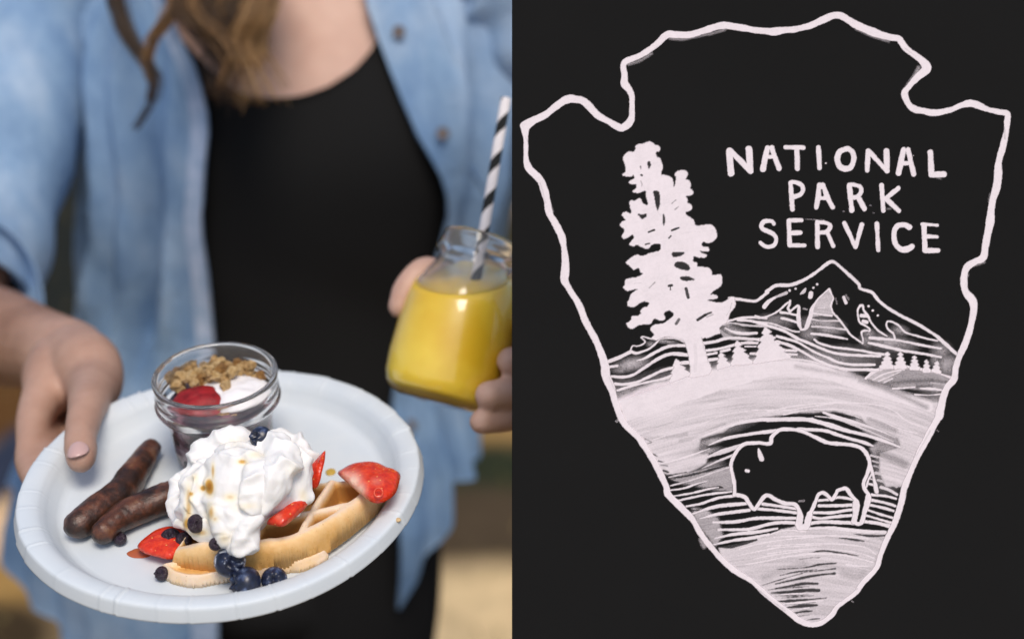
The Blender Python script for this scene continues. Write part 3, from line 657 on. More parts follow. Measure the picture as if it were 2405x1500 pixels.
# ---------- lettering
LET = {
 'N': [[(55, 110, 66), (75, 345, 70)], [(70, 112, 56), (280, 322, 60)], [(262, 92, 70), (278, 322, 64)]],
 'A': [[(455, 78, 56), (407, 300, 60)], [(500, 78, 56), (540, 200, 52), (578, 292, 60)], [(440, 175, 42), (520, 170, 42)]],
 'T': [[(645, 72, 46), (830, 75, 46)], [(762, 75, 52), (768, 295, 50)]],
 'I': [[(988, 75, 50), (1000, 290, 46)]],
 'O': [[(1275, 92, 54), (1210, 118, 58), (1185, 195, 58), (1210, 270, 58), (1265, 297, 58), (1328, 278, 56), (1358, 190, 52), (1342, 122, 54), (1305, 92, 54), (1275, 92, 54)]],
 'N2': [[(1508, 112, 52), (1497, 312, 52)], [(1512, 112, 48), (1704, 320, 50)], [(1700, 112, 60), (1704, 318, 56)]],
 'A2': [[(1878, 100, 56), (1858, 190, 56), (1825, 342, 54)], [(1925, 98, 50), (1982, 352, 52)], [(1870, 240, 42), (1940, 238, 42)]],
 'L': [[(2157, 125, 58), (2170, 360, 60)], [(2168, 358, 60), (2300, 356, 62)]],
 'P': [[(695, 455, 46), (717, 722, 46)], [(698, 442, 50), (735, 436, 46), (805, 462, 44), (828, 510, 44), (800, 565, 46), (735, 590, 46)]],
 'A3': [[(1000, 470, 56), (985, 590, 56), (965, 700, 50)], [(1032, 470, 56), (1080, 590, 54), (1135, 698, 50)], [(990, 602, 44), (1080, 602, 44)]],
 'R': [[(1312, 475, 52), (1335, 730, 52)], [(1312, 468, 50), (1350, 464, 44), (1418, 482, 46), (1434, 528, 46), (1400, 585, 46), (1340, 602, 46)], [(1400, 590, 50), (1468, 715, 54)]],
 'K': [[(1648, 470, 48), (1665, 735, 46)], [(1822, 500, 48), (1690, 608, 46)], [(1690, 605, 50), (1828, 735, 48)]],
 'S': [[(522, 872, 42), (500, 846, 42), (425, 846, 44), (392, 890, 44), (408, 928, 44), (460, 950, 44), (520, 985, 44), (546, 1030, 44), (528, 1090, 42), (470, 1112, 42), (420, 1100, 42), (380, 1068, 38)]],
 'E': [[(677, 840, 46), (687, 1095, 46)], [(677, 835, 42), (810, 835, 42)], [(685, 968, 46), (798, 965, 46)], [(690, 1098, 42), (842, 1097, 40)]],
 'R2': [[(975, 850, 46), (978, 1110, 48)], [(975, 852, 40), (1080, 866, 40), (1110, 893, 42), (1095, 935, 42), (1060, 958, 40), (990, 965, 40)], [(1080, 960, 42), (1142, 1105, 40)]],
 'V': [[(1258, 865, 46), (1375, 1115, 44)], [(1440, 880, 46), (1375, 1115, 44)]],
 'I2': [[(1598, 870, 44), (1612, 1145, 46)]],
 'C': [[(1938, 908, 56), (1888, 882, 50), (1820, 890, 50), (1782, 940, 54), (1778, 1020, 54), (1800, 1090, 54), (1850, 1136, 58), (1910, 1138, 60), (1965, 1112, 54)]],
 'E2': [[(2090, 885, 50), (2100, 1150, 54)], [(2068, 875, 30), (2230, 887, 30)], [(2110, 1005, 46), (2225, 1008, 40)], [(2100, 1150, 54), (2238, 1150, 52)]]}
for k, ss in LET.items():
    L = Layer()
    for s_ in ss:
        L.stroke('T', [(a_, b_) for a_, b_, _ in s_], [c_ for _, _, c_ in s_], .98)
    if k == 'A3': L.stroke('T', [(1022, 520), (1030, 575)], 24, .9, erase=True)
    if k == 'L': L.smudge('T', 2230, 390, 60, 14, .25, 20)
    if k == 'K': L.smudge('T', 1720, 715, 40, 14, .3)
    if k == 'R2': L.stroke('T', [(850, 824), (950, 828), (1045, 835)], 8, .35)
    paint('painted_letter', L, 'letter %s painted in white' % k[0])
for x, y, w_, l_, op_ in [(1064, 239, 17, 2, 1), (1980, 160, 8, 2, .7), (1525, 680, 8, 12, .35), (1555, 758, 10, 12, .35), (1245, 742, 8, 12, .35)]:
    L = Layer(); L.stroke('T', [(x, y), (x + l_, y + l_ * .25)], w_, op_)
    paint('painted_dot', L)

# ---------- arrowhead outline
ol = Layer()
Q_ = OUTP.copy()
ol.stroke('S', [tuple(q[:2]) for q in Q_] + [tuple(Q_[0][:2])], list(Q_[:, 2] * 1.06) + [Q_[0, 2]], .985)
for c, pts, w_ in [('A', [(820, 455), (900, 430), (980, 380)], 14), ('A', [(1110, 275), (1200, 280), (1290, 262), (1400, 240), (1500, 212)], 12), ('B', [(620, 205), (720, 250), (850, 295)], 14), ('B', [(1060, 480), (1030, 540), (960, 640)], 22), ('A', [(230, 1340), (255, 1420), (280, 1490)], 14), ('D', [(1395, 400), (1405, 440)], 16), ('D', [(1450, 368), (1520, 345)], 16), ('E', [(650, 870), (670, 915)], 26), ('B', [(1575, 1370), (1565, 1420)], 20)]:
    st_ = Layer(); st_.stroke(c, pts, w_, .38, soft=4); ol.a = np.maximum(ol.a, st_.a)
for c, pts, w_ in [('B', [(960, 340), (1040, 400)], 4), ('A', [(195, 1290), (215, 1350), (235, 1430)], 5), ('B', [(1665, 900), (1668, 980)], 8), ('F', [(1020, 190), (930, 350)], 5), ('F', [(560, 1180), (460, 1260)], 6), ('E', [(1000, 1180), (1180, 1320)], 5), ('C', [(680, 1150), (740, 1290)], 5), ('D', [(1510, 180), (1500, 280)], 6), ('A', [(90, 960), (110, 1000)], 5)]:
    ol.stroke(c, pts, w_, .3, erase=True, soft=2)
for x, y in [(1450, 985), (1446, 988), (1452, 982), (1495, 1030), (2200, 1010), (2000, 1410)]:
    ol.stroke('S', [(x, y), (x + 3, y + 2)], 2, .5)
paint('painted_outline', ol, 'thick white hand painted outline of an arrowhead')

# ---------- easel that carries the board
wood = simple('easel_wood', (.20, .12, .06), .6, .3, .4, 30)
easel = empty('easel', (0.15, 0.75, 0), 'wooden easel standing behind and under the black chalkboard', 'easel')
def bar(name, p0, p1, r, parent, mat):
    p0, p1 = V(p0), V(p1)
    d = p1 - p0
    bm = bmesh.new(); bmesh.ops.create_cube(bm, size=1)
    q_ = d.to_track_quat('Z', 'Y').to_matrix().to_4x4()
    bmesh.ops.transform(bm, matrix=Matrix.Translation((p0 + p1) / 2) @ q_ @ Matrix.Diagonal((r * 2, r * 2, d.length, 1)), verts=bm.verts)
    bmesh.ops.bevel(bm, geom=list(bm.edges), offset=r * .2, segments=1, affect='EDGES')
    me = bpy.data.meshes.new(name); bm.to_mesh(me); bm.free()
    return link(name, me, mat, parent, smooth=False)
def bl(x, y, z): return np.array(BMAT @ Vector((x, y, z)))
for x in (.06, .25):
    top_ = bl(x, .12, -BH - .0105); low = bl(x, -.205, -BH - .0105)
    d_ = low - top_
    foot = low + d_ * (low[2] / -d_[2])
    bar('leg', top_, foot, .010, easel, wood)
bar('leg', bl(.155, .10, -BH - .032), (0.155, 1.02, 0), .010, easel, wood)
bar('crossbar', bl(.03, .07, -BH - .0315 + .011), bl(.28, .07, -BH - .0315 + .011), .0105, easel, wood) if False else None
bar('crossbar', bl(.04, .095, -BH - .031), bl(.27, .095, -BH - .031), .0095, easel, wood)
bar('ledge', bl(.01, -.2105, -BH * .5), bl(.30, -.2105, -BH * .5), .0102, easel, wood)
# ============================================================ PLATE FRAME
P0 = cp(530, 1152, 0.70)
_t = math.radians(9.3)
PN = np.array([0, -math.sin(_t), math.cos(_t)])
PX = np.array([1.0, 0, 0])
PY = np.cross(PN, PX)
def pl(x, y, h):
    """plate coordinates (metres) of what is seen at photo pixel (x, y) at height h over the plate's floor"""
    d = cp(x, y, 1) - CAM
    t = ((P0 + PN * h - CAM) @ PN) / (d @ PN)
    v = CAM + d * t - P0
    return np.array([v @ PX, v @ PY, h])
def pw(q): return P0 + PX * q[0] + PY * q[1] + PN * q[2]
PMAT = Matrix(((PX[0], PY[0], PN[0], P0[0]), (PX[1], PY[1], PN[1], P0[1]), (PX[2], PY[2], PN[2], P0[2]), (0, 0, 0, 1)))
def at_plate(q):
    m_ = PMAT.copy(); m_.translation = V(pw(q)); return m_
def pls(x, y, h, up=0.0): return pl(x, y, h) + np.array([0, 0, up])

def tube_vf(P, R, seg=14, per=6, caps=True, flat=None):
    """closed tube along points P with radii R; returns verts, faces"""
    P = np.asarray(P, float); R = np.asarray(R, float)
    Q = catmull(np.column_stack([P, R]), per) if len(P) > 2 else catmull(np.column_stack([P, R]), per)
    p, r = Q[:, :3], np.maximum(Q[:, 3], 1e-5)
    T = np.gradient(p, axis=0); T /= np.linalg.norm(T, axis=1)[:, None] + 1e-12
    n = np.cross(T[0], [0, 0, 1.0])
    if np.linalg.norm(n) < .1: n = np.cross(T[0], [0, 1.0, 0])
    n /= np.linalg.norm(n)
    rings = []
    def ring(c, t, nn, rad):
        bb = np.cross(t, nn)
        a_ = np.linspace(0, 2 * np.pi, seg, endpoint=False)
        return c + rad * (np.cos(a_)[:, None] * nn + np.sin(a_)[:, None] * bb)
    frames = []
    for i in range(len(p)):
        n = n - T[i] * (n @ T[i]); n /= np.linalg.norm(n)
        frames.append(n.copy())
    if caps:
        for k in (0.02, .35, .7, .92):
            th = math.pi / 2 * k
            rings.append(ring(p[0] - T[0] * r[0] * math.cos(th), T[0], frames[0], r[0] * math.sin(th)))
    for i in range(len(p)): rings.append(ring(p[i], T[i], frames[i], r[i]))
    if caps:
        for k in (.92, .7, .35, .02):
            th = math.pi / 2 * k
            rings.append(ring(p[-1] + T[-1] * r[-1] * math.cos(th), T[-1], frames[-1], r[-1] * math.sin(th)))
    v = np.concatenate(rings); m_ = len(rings)
    f = []
    for i in range(m_ - 1):
        for j in range(seg):
            f.append((i * seg + j, i * seg + (j + 1) % seg, (i + 1) * seg + (j + 1) % seg, (i + 1) * seg + j))
    f.append(tuple(range(seg))[::-1]); f.append(tuple((m_ - 1) * seg + j for j in range(seg)))
    return v, f
def join_vf(parts):
    vs, fs, k = [], [], 0
    for v, f in parts:
        vs.append(v); fs += [tuple(i + k for i in q) for q in f]; k += len(v)
    return np.concatenate(vs), fs
def sphere_vf(c, r, scale=(1, 1, 1), nu=16, nv=10):
    vs = []
    for i in range(nv + 1):
        th = math.pi * (i + .03 * (1 - 2 * i / nv)) / nv
        for j in range(nu):
            ph = 2 * math.pi * j / nu
            vs.append((c[0] + r * scale[0] * math.sin(th) * math.cos(ph), c[1] + r * scale[1] * math.sin(th) * math.sin(ph), c[2] + r * scale[2] * math.cos(th)))
    f = []
    for i in range(nv):
        for j in range(nu):
            f.append((i * nu + j, (i + 1) * nu + j, (i + 1) * nu + (j + 1) % nu, i * nu + (j + 1) % nu))
    f.append(tuple(range(nu))[::-1][::-1]); f.append(tuple(nv * nu + j for j in range(nu))[::-1])
    return np.array(vs), f
def remesh(v, f, voxel, smooth=3, name='blob'):
    me = pymesh(name, v, f)
    o = bpy.data.objects.new('tmp', me); COL.objects.link(o)
    m_ = o.modifiers.new('r', 'REMESH'); m_.mode = 'VOXEL'; m_.voxel_size = voxel; m_.use_smooth_shade = True
    if smooth:
        s_ = o.modifiers.new('s', 'SMOOTH'); s_.iterations = smooth; s_.factor = .5
    dg = bpy.context.evaluated_depsgraph_get()
    out = bpy.data.meshes.new_from_object(o.evaluated_get(dg))
    bpy.data.objects.remove(o); out.name = name
    return out
def normals(me):
    a_ = np.empty(len(me.vertices) * 3, dtype=np.float32)
    me.vertices.foreach_get('normal', a_)
    return a_.reshape(-1, 3).astype(float)
def put(me, c):
    me.vertices.foreach_set('co', np.asarray(c, dtype=np.float32).ravel()); me.update()
def nz(c, s, seed=0.0, octaves=2):
    return np.array([noise.fractal(Vector((q[0] * s + seed, q[1] * s - seed, q[2] * s + 2 * seed)), 1.0, 2.0, octaves) for q in c])
def lathe(prof, seg=72, name='lathe', jitter=None):
    """closed profile list of (r, z) -> mesh; r = 0 ends are merged"""
    vs, fs, rows = [], [], []
    for r, z in prof:
        if r < 1e-6:
            rows.append([len(vs)]); vs.append((0, 0, z))
        else:
            rows.append(list(range(len(vs), len(vs) + seg)))
            for j in range(seg):
                a_ = 2 * math.pi * j / seg
                vs.append((r * math.cos(a_), r * math.sin(a_), z))
    for a_, b_ in zip(rows[:-1], rows[1:]):
        for j in range(seg):
            k = (j + 1) % seg
            if len(a_) == 1 and len(b_) == 1: continue
            if len(a_) == 1: fs.append((a_[0], b_[j], b_[k]))
            elif len(b_) == 1: fs.append((a_[j], b_[0], a_[k]))
            else: fs.append((a_[j], b_[j], b_[k], a_[k]))
    me = pymesh(name, vs, fs)
    bm = bmesh.new(); bm.from_mesh(me); bmesh.ops.recalc_face_normals(bm, faces=bm.faces); bm.to_mesh(me); bm.free()
    return me

# ============================================================ PAPER PLATE
prof = [(0, 0), (.03, 0), (.06, 0), (.087, 0), (.0895, .0005), (.0915, .002), (.0962, .0085), (.0980, .0108), (.1000, .0120), (.1035, .0130), (.1070, .0134), (.1087, .0132), (.1095, .0127), (.1100, .0114), (.1118, .0064), (.1120, .0056)]
under = [(r - (.0006 if z > .004 else 0), z - .0007) for r, z in prof[::-1]]
seg = 720
prof_all = prof + under
ca = np.linspace(0, 2 * np.pi, seg, endpoint=False)
vs = []
crimp_at = np.sort(np.r_[np.linspace(0, 2 * np.pi, 34, endpoint=False) + RNG.normal(0, .045, 34)])
cr_amp = RNG.uniform(.25, 1.0, 34)
dmin = np.full(seg, 9.0); cr = np.zeros(seg); step_ = np.zeros(seg)
for a_, am in zip(crimp_at, cr_amp):
    d_ = np.angle(np.exp(1j * (ca - a_)))
    cr += am * (np.exp(-(d_ / .0055) ** 2) - .6 * np.exp(-((d_ - .012) / .006) ** 2))
    step_ += am * np.where((d_ > 0) & (d_ < .14), (1 - d_ / .14), 0)
rows = []
for r, z in prof_all:
    k = np.clip((r - .090) / .010, 0, 1)
    zz = z + k * (cr * .00100 + step_ * .00050)
    rr = r + k * (.0004 * np.sin(ca * 5 + 1) + step_ * .0006 * (r > .108))
    wob = .0016 * k * np.sin(ca * 2 + .7)
    rows.append(np.stack([rr * np.cos(ca), rr * np.sin(ca), zz + wob], -1))
v = np.concatenate(rows)
n_ = len(prof_all)
f = [(i * seg + j, i * seg + (j + 1) % seg, (i + 1) * seg + (j + 1) % seg, (i + 1) * seg + j) for i in range(n_ - 1) for j in range(seg)]
me = pymesh('paper_plate', v, f)
bm = bmesh.new(); bm.from_mesh(me)
bmesh.ops.remove_doubles(bm, verts=bm.verts, dist=1e-6); bmesh.ops.recalc_face_normals(bm, faces=bm.faces); bm.to_mesh(me); bm.free()
pm, nt, b = mat_new('plate_paper')
n1_ = nnoise(nt, 60, 3)
nt.links.new(ramp(nt, n1_.outputs['Fac'], [(0.3, (.62, .68, .725)), (0.7, (.66, .71, .74))]).outputs[0], b.inputs['Base Color'])
b.inputs['Roughness'].default_value = .48
b.inputs['Specular IOR Level'].default_value = .35
n2_ = nnoise(nt, 900, 3, .6)
bump(nt, b, n2_.outputs['Fac'], .12, .0003)
plate = link('paper_plate', me, pm, None, matrix=PMAT)
tag(plate, 'round white paper plate with a crimped rim, held out with breakfast on it', 'plate')

# ============================================================ WAFFLE
WC = np.array([.0035, .0335])
def wpt(x, y, h): return pl(x, y, h)[:2]
def smooth01(x, a_, b_):
    t = np.clip((x - a_) / (b_ - a_), 0, 1); return t * t * (3 - 2 * t)
def polydist(XX, YY, pts, closed=False):
    """distance from every grid point to a polyline"""
    best = np.full(XX.shape, 9.0)
    P_ = np.array(pts); Q_ = np.roll(P_, -1, axis=0) if closed else P_[1:]
    for (ax_, ay_), (bx_, by_) in zip(P_, Q_):
        dx, dy = bx_ - ax_, by_ - ay_; L2 = dx * dx + dy * dy + 1e-12
        t = np.clip(((XX - ax_) * dx + (YY - ay_) * dy) / L2, 0, 1)
        best = np.minimum(best, np.hypot(XX - ax_ - t * dx, YY - ay_ - t * dy))
    return best
def polyin(XX, YY, pts):
    ins = np.zeros(XX.shape, bool); P_ = np.array(pts)
    for (ax_, ay_), (bx_, by_) in zip(P_, np.roll(P_, -1, axis=0)):
        if ay_ == by_: continue
        ins ^= ((ay_ > YY) != (by_ > YY)) & (XX < (bx_ - ax_) * (YY - ay_) / (by_ - ay_) + ax_)
    return ins
_sh = pl(650, 1300, .010)[:2] - np.array([.03968, -.06108])
MM = lambda pts: [(x / 1000 + _sh[0], y / 1000 + _sh[1]) for x, y in pts]
FRONT = [tuple(q) for q in catmull(np.array(MM([(-15.4, -63.5), (1.0, -67.5), (20.9, -69.0), (40.3, -66.5), (58.9, -57.8), (70.7, -45.5), (80.6, -31.5), (88.5, -19.0), (93, -10)])), 8)]
BACKL = MM([(93, -10), (86, -7), (70, -7.5), (54, -10), (30, -6), (8, -10), (-6, -30), (-12, -50), (-15.4, -63.5)])
def make_waffle():
    stp = .0006
    xs = np.arange(-.030, .100, stp); ys = np.arange(-.086, .008, stp)
    XX, YY = np.meshgrid(xs, ys)
    n_, m_ = len(xs), len(ys)
    wob = vnoise(n_, m_, (22, 22), 21) * .0009 + vnoise(n_, m_, (8, 8), 22) * .0003
    ins = polyin(XX, YY, FRONT + BACKL[1:-1])
    dF = polydist(XX, YY, FRONT) * np.where(ins, 1, -1) + wob
    dB = polydist(XX, YY, BACKL) * np.where(ins, 1, -1) + wob * .5
    sd_ = np.minimum(dF, dB)
    H = .0172
    ribs = np.minimum.reduce([polydist(XX, YY, MM(p)) for p in ([(50.5, -62), (56, -34), (63, -8)], [(26, -70), (37, -5)], [(6, -70), (14, -5)], [(10, -50), (56, -38), (92, -24)], [(78, -45), (86, -10)])])
    dd = np.minimum(np.minimum(ribs - .0017, dF - .0078), dB - .0026) + wob * .15
    pocket = smooth01(dd, -.0004, .0032)
    h = H - .0138 * pocket + .0007 * np.cos(np.clip(ribs / .003, 0, 1) * np.pi) * (1 - pocket) * smooth01(dF, .006, .012)
    face = np.clip((dF + .0003) / .0058, 0, 1)
    h = h * (.30 + .70 * np.sqrt(1 - (1 - face) ** 2.2))
    lf = smooth01(XX - .35 * (YY + .06), -.020, .016); h = h * (.46 + .54 * lf)
    h = h * (.5 + .5 * smooth01(dB, 0, .002))
    edge = smooth01(sd_, -.0004, .0006)
    h = h * edge + (vnoise(n_, m_, (6, 6), 23) * .0002 + vnoise(n_, m_, (18, 18), 24) * .0006) * edge
    keep = sd_ > -.0005
    z = np.where(keep, np.maximum(h, .0012), 0)
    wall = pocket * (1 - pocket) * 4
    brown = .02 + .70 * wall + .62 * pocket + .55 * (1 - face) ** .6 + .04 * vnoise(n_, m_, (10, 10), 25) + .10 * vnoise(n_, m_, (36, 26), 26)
    return XX, YY, z, keep, np.clip(brown, 0, 1), dF, stp
XX, YY, Zw, keep, brown, rho, stp = make_waffle()
def height_mesh(name, XX, YY, Z, keep, attrs, zbase=.0):
    cell = keep[:-1, :-1] & keep[1:, :-1] & keep[:-1, 1:] & keep[1:, 1:]
    use = np.zeros(keep.shape, bool)
    use[:-1, :-1] |= cell; use[1:, :-1] |= cell; use[:-1, 1:] |= cell; use[1:, 1:] |= cell
    nU = use.sum()
    idx_ = np.full(keep.shape, -1); idx_[use] = np.arange(nU)
    jj, ii = np.where(cell)
    a_, b_, c_, d_ = idx_[jj, ii], idx_[jj, ii + 1], idx_[jj + 1, ii + 1], idx_[jj + 1, ii]
    topq = np.stack([a_, b_, c_, d_], -1)
    botq = topq[:, ::-1] + nU
    v = np.concatenate([np.stack([XX[use], YY[use], Z[use]], -1), np.stack([XX[use], YY[use], np.full(nU, zbase)], -1)])
    # walls
    from collections import Counter
    e = np.concatenate([topq[:, [0, 1]], topq[:, [1, 2]], topq[:, [2, 3]], topq[:, [3, 0]]])
    key = np.minimum(e[:, 0], e[:, 1]) * (nU + 1) + np.maximum(e[:, 0], e[:, 1])
    _, inv_, cnt = np.unique(key, return_inverse=True, return_counts=True)
    be = e[cnt[inv_] == 1]
    wq = np.stack([be[:, 1], be[:, 0], be[:, 0] + nU, be[:, 1] + nU], -1)
    me_ = quads_mesh(name, v, np.concatenate([topq, botq, wq]))
    for k, A_ in attrs.items():
        set_attr(me_, k, np.concatenate([A_[use], A_[use]]))
    return me_
wm, nt, b = mat_new('waffle')
a_ = attr_node(nt, 'brown')
n3 = nnoise(nt, 260, 4, .65)
ml = nt.nodes.new('ShaderNodeMath'); ml.operation = 'MULTIPLY_ADD'; ml.inputs[1].default_value = .35; ml.name = 'grain'
nt.links.new(n3.outputs['Fac'], ml.inputs[0]); nt.links.new(a_.outputs['Fac'], ml.inputs[2])
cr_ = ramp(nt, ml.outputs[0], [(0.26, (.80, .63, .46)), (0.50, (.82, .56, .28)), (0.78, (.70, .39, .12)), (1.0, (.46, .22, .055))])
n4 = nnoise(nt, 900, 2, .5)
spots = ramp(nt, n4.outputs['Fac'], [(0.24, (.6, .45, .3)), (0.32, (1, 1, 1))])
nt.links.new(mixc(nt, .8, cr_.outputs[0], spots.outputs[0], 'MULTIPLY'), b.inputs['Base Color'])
b.inputs['Roughness'].default_value = .55
b.inputs['Specular IOR Level'].default_value = .35
b.inputs['Subsurface Weight'].default_value = .15
b.inputs['Subsurface Radius'].default_value = (1, .5, .2)
b.inputs['Subsurface Scale'].default_value = .003
n5 = nnoise(nt, 600, 3, .6)
bump(nt, b, n5.outputs['Fac'], .3, .0005)
waffle = empty('waffle', (0, 0, 0), 'golden waffle piece with deep square pockets under the whipped cream', 'waffle')
waffle.matrix_world = at_plate((0, 0, .0002))
WM = waffle.matrix_world.copy()
keep2 = keep
Zw2 = np.where(keep2, Zw + .0018, 0)
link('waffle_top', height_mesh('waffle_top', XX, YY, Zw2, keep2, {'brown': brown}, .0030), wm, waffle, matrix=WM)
# thin ragged lower layer that sticks out below the seam
LIP = [tuple(q) for q in catmull(np.array(MM([(-12, -60), (-20.5, -63.6), (-17.5, -69), (-11, -73.5), (-3.5, -76.0), (6.3, -75.0), (20.3, -71.2), (37.4, -68.2), (50.2, -64.5), (58, -60.8), (63.4, -56.8), (65, -53.0), (62, -48)])), 6)]
wl = vnoise(*XX.shape[::-1], (14, 14), 31) * .0008 + vnoise(*XX.shape[::-1], (5, 5), 32) * .0004
rdist = polydist(XX, YY, LIP) * np.where(polyin(XX, YY, LIP + MM([(40, -40), (0, -45)])), 1, -1) + wl
keepL = (rdist > 0) & (YY < -.040)
ZL = .0046 * smooth01(rdist, -.0015, .0028) + .0006 + .0012 * np.exp(-((rdist - .0028) / .0015) ** 2) - .0012 * smooth01(rdist, .0035, .0065)
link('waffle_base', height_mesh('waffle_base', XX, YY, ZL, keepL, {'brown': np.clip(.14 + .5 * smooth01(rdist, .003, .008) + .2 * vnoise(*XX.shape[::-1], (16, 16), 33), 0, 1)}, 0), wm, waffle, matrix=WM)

# ============================================================ WHIPPED CREAM
def pxr(p, d=.655): return p * d / FPX
blobs = []
def B(x, y, h, r, sc=(1, 1, 1)):
    blobs.append(sphere_vf(pl(x, y, h), pxr(r), sc, 18, 12))
def T(pts, rs):
    blobs.append(tube_vf([pl(x, y, h) for x, y, h in pts], [pxr(r) for r in rs], 14, 6))
B(565, 1150, .036, 92); B(635, 1120, .038, 74); B(500, 1160, .031, 72); B(560, 1215, .032, 56); B(475, 1180, .027, 56); B(610, 1085, .041, 56); B(560, 1100, .042, 48); B(640, 1160, .037, 52)
B(520, 1085, .033, 50); B(650, 1160, .030, 46); B(540, 1262, .024, 28); B(600, 1190, .030, 46); B(470, 1120, .028, 44)
# folded ridges
T([(655, 1075, .046), (692, 1088, .044), (704, 1120, .040), (698, 1160, .034), (672, 1185, .031), (640, 1200, .028)], [34, 32, 29, 28, 24, 18])
T([(600, 1056, .046), (640, 1054, .050), (664, 1082, .052), (655, 1120, .050), (640, 1160, .045), (610, 1195, .038)], [26, 34, 36, 36, 32, 24])
T([(540, 1066, .044), (570, 1080, .049), (596, 1100, .052), (598, 1140, .050), (590, 1180, .044)], [28, 28, 28, 28, 24])
T([(452, 1088, .034), (470, 1076, .037), (500, 1052, .040), (545, 1036, .042), (580, 1034, .041)], [18, 26, 28, 28, 22])
T([(492, 1098, .038), (468, 1125, .036), (460, 1155, .033)], [24, 24, 22])
T([(446, 1112, .029), (426, 1130, .027), (417, 1165, .024), (421, 1200, .0205), (434, 1230, .018), (455, 1248, .017)], [18, 18, 18, 17, 16, 10])
T([(470, 1188, .028), (460, 1215, .025), (478, 1238, .023), (500, 1258, .020), (508, 1272, .018)], [26, 26, 22, 17, 9])
T([(510, 1180, .036), (524, 1210, .036), (538, 1240, .031), (540, 1265, .027)], [28, 28, 26, 22])
T([(590, 1190, .038), (586, 1225, .034), (580, 1255, .030), (567, 1282, .026), (546, 1292, .023)], [32, 32, 29, 23, 12])
T([(698, 1150, .033), (716, 1152, .033), (722, 1166, .030), (714, 1182, .0275)], [16, 17, 16, 10])
T([(640, 1034, .037), (680, 1036, .035), (710, 1052, .033), (727, 1076, .031)], [20, 22, 20, 16])
T([(620, 1200, .033), (606, 1225, .030), (592, 1246, .028)], [22, 18, 14])
T([(655, 1190, .033), (640, 1205, .030), (625, 1215, .028)], [18, 14, 10])
T([(690, 1188, .031), (670, 1203, .0285)], [14, 8]); T([(710, 1180, .0295), (697, 1196, .027)], [10, 6])
v, f = join_vf(blobs)
me = remesh(v, f, .00075, 10, 'whipped_cream')
c = coords(me); n_ = normals(me)
wq = np.stack([nz(c, 60, 11.0, 2), nz(c, 60, 27.0, 2), nz(c, 60, 43.0, 2)], 1)
cw = c + wq * .010                                     # folded by domain warping
cw2 = (cw - cw.mean(0)) * np.array([1.25, .85, 1.0]) + cw.mean(0)
r1_ = (1 - np.abs(nz(cw2, 50, 5.5, 1)) * 1.8)           # crisp crests, round hollows
r1_ = np.clip(r1_, 0, 1) ** 1.7
r2_ = np.clip(1 - np.abs(nz(cw, 190, 2.5, 1)) * 2.2, 0, 1) ** 1.5
a2 = nz(c, 520, 9.2, 3)
c2 = c + n_ * (r1_ * .0040 - .0012 + r2_ * (.0002 + .0007 * r1_) + a2 * .00010)[:, None]
ed_ = np.empty(len(me.edges) * 2, dtype=np.int32); me.edges.foreach_get('vertices', ed_); ed_ = ed_.reshape(-1, 2)
deg_ = np.bincount(ed_.ravel(), minlength=len(c2)).astype(float)[:, None]
for _ in range(3):
    acc_ = np.zeros_like(c2); np.add.at(acc_, ed_[:, 0], c2[ed_[:, 1]]); np.add.at(acc_, ed_[:, 1], c2[ed_[:, 0]])
    c2 = c2 * .5 + .5 * acc_ / deg_
c2[:, 2] = np.maximum(c2[:, 2], .004)
put(me, c2)
# where syrup has pooled: amber stains with their own outline
wc = P0 + c2[:, :1] * PX + c2[:, 1:2] * PY + c2[:, 2:3] * PN - CAM
dd_ = wc @ FW; sxp = 1202.5 + FPX * (wc @ RT) / dd_; syp = 750 - FPX * (wc @ UP) / dd_
dmin_ = np.array([dd_[(np.abs(sxp - x) < 14) & (np.abs(syp - y) < 14)].min() if ((np.abs(sxp - x) < 14) & (np.abs(syp - y) < 14)).any() else 9 for x, y in zip(sxp[::1], syp[::1])]) if False else None
syr = np.zeros(len(c2))
for x, y, rx, ry, am in [(492, 1142, 11, 20, 1.0), (500, 1110, 5, 22, .6), (478, 1146, 10, 8, .7), (449, 1160, 6, 7, .9), (443, 1185, 9, 44, .62), (440, 1228, 12, 22, .55), (458, 1120, 10, 14, .4), (570, 1084, 13, 7, .75), (600, 1068, 20, 9, .35), (540, 1168, 16, 10, .45), (496, 1205, 10, 24, .55), (505, 1218, 9, 8, .5),
                        (580, 1188, 34, 9, .22), (548, 1040, 26, 12, .18), (470, 1250, 26, 10, .5), (525, 1262, 16, 16, .35), (712, 1164, 10, 18, .3), (690, 1105, 18, 16, .12)]:
    syr = np.maximum(syr, am * np.exp(-((sxp - x) / rx) ** 2 - ((syp - y) / ry) ** 2))
syr = np.clip(syr * (1 + .5 * nz(c2, 110, 1.7)) , 0, 1)
set_attr(me, 'syrup', syr)
cm, nt, b = mat_new('whipped_cream')
a_ = attr_node(nt, 'syrup')
nt.links.new(ramp(nt, a_.outputs['Fac'], [(0.0, (.86, .85, .83)), (0.30, (.88, .80, .62)), (0.6, (.62, .36, .08)), (1.0, (.38, .16, .02))]).outputs[0], b.inputs['Base Color'])
b.inputs['Roughness'].default_value = .5
b.inputs['Specular IOR Level'].default_value = .3
b.inputs['Subsurface Weight'].default_value = .18
b.inputs['Subsurface Radius'].default_value = (1, .8, .6)
b.inputs['Subsurface Scale'].default_value = .0016
n5 = nnoise(nt, 600, 4, .6)
bump(nt, b, n5.outputs['Fac'], .25, .0005)
tag(link('whipped_cream', me, cm, None, matrix=PMAT), 'big swirl of whipped cream with drips of amber syrup on top of the waffle', 'whipped cream')

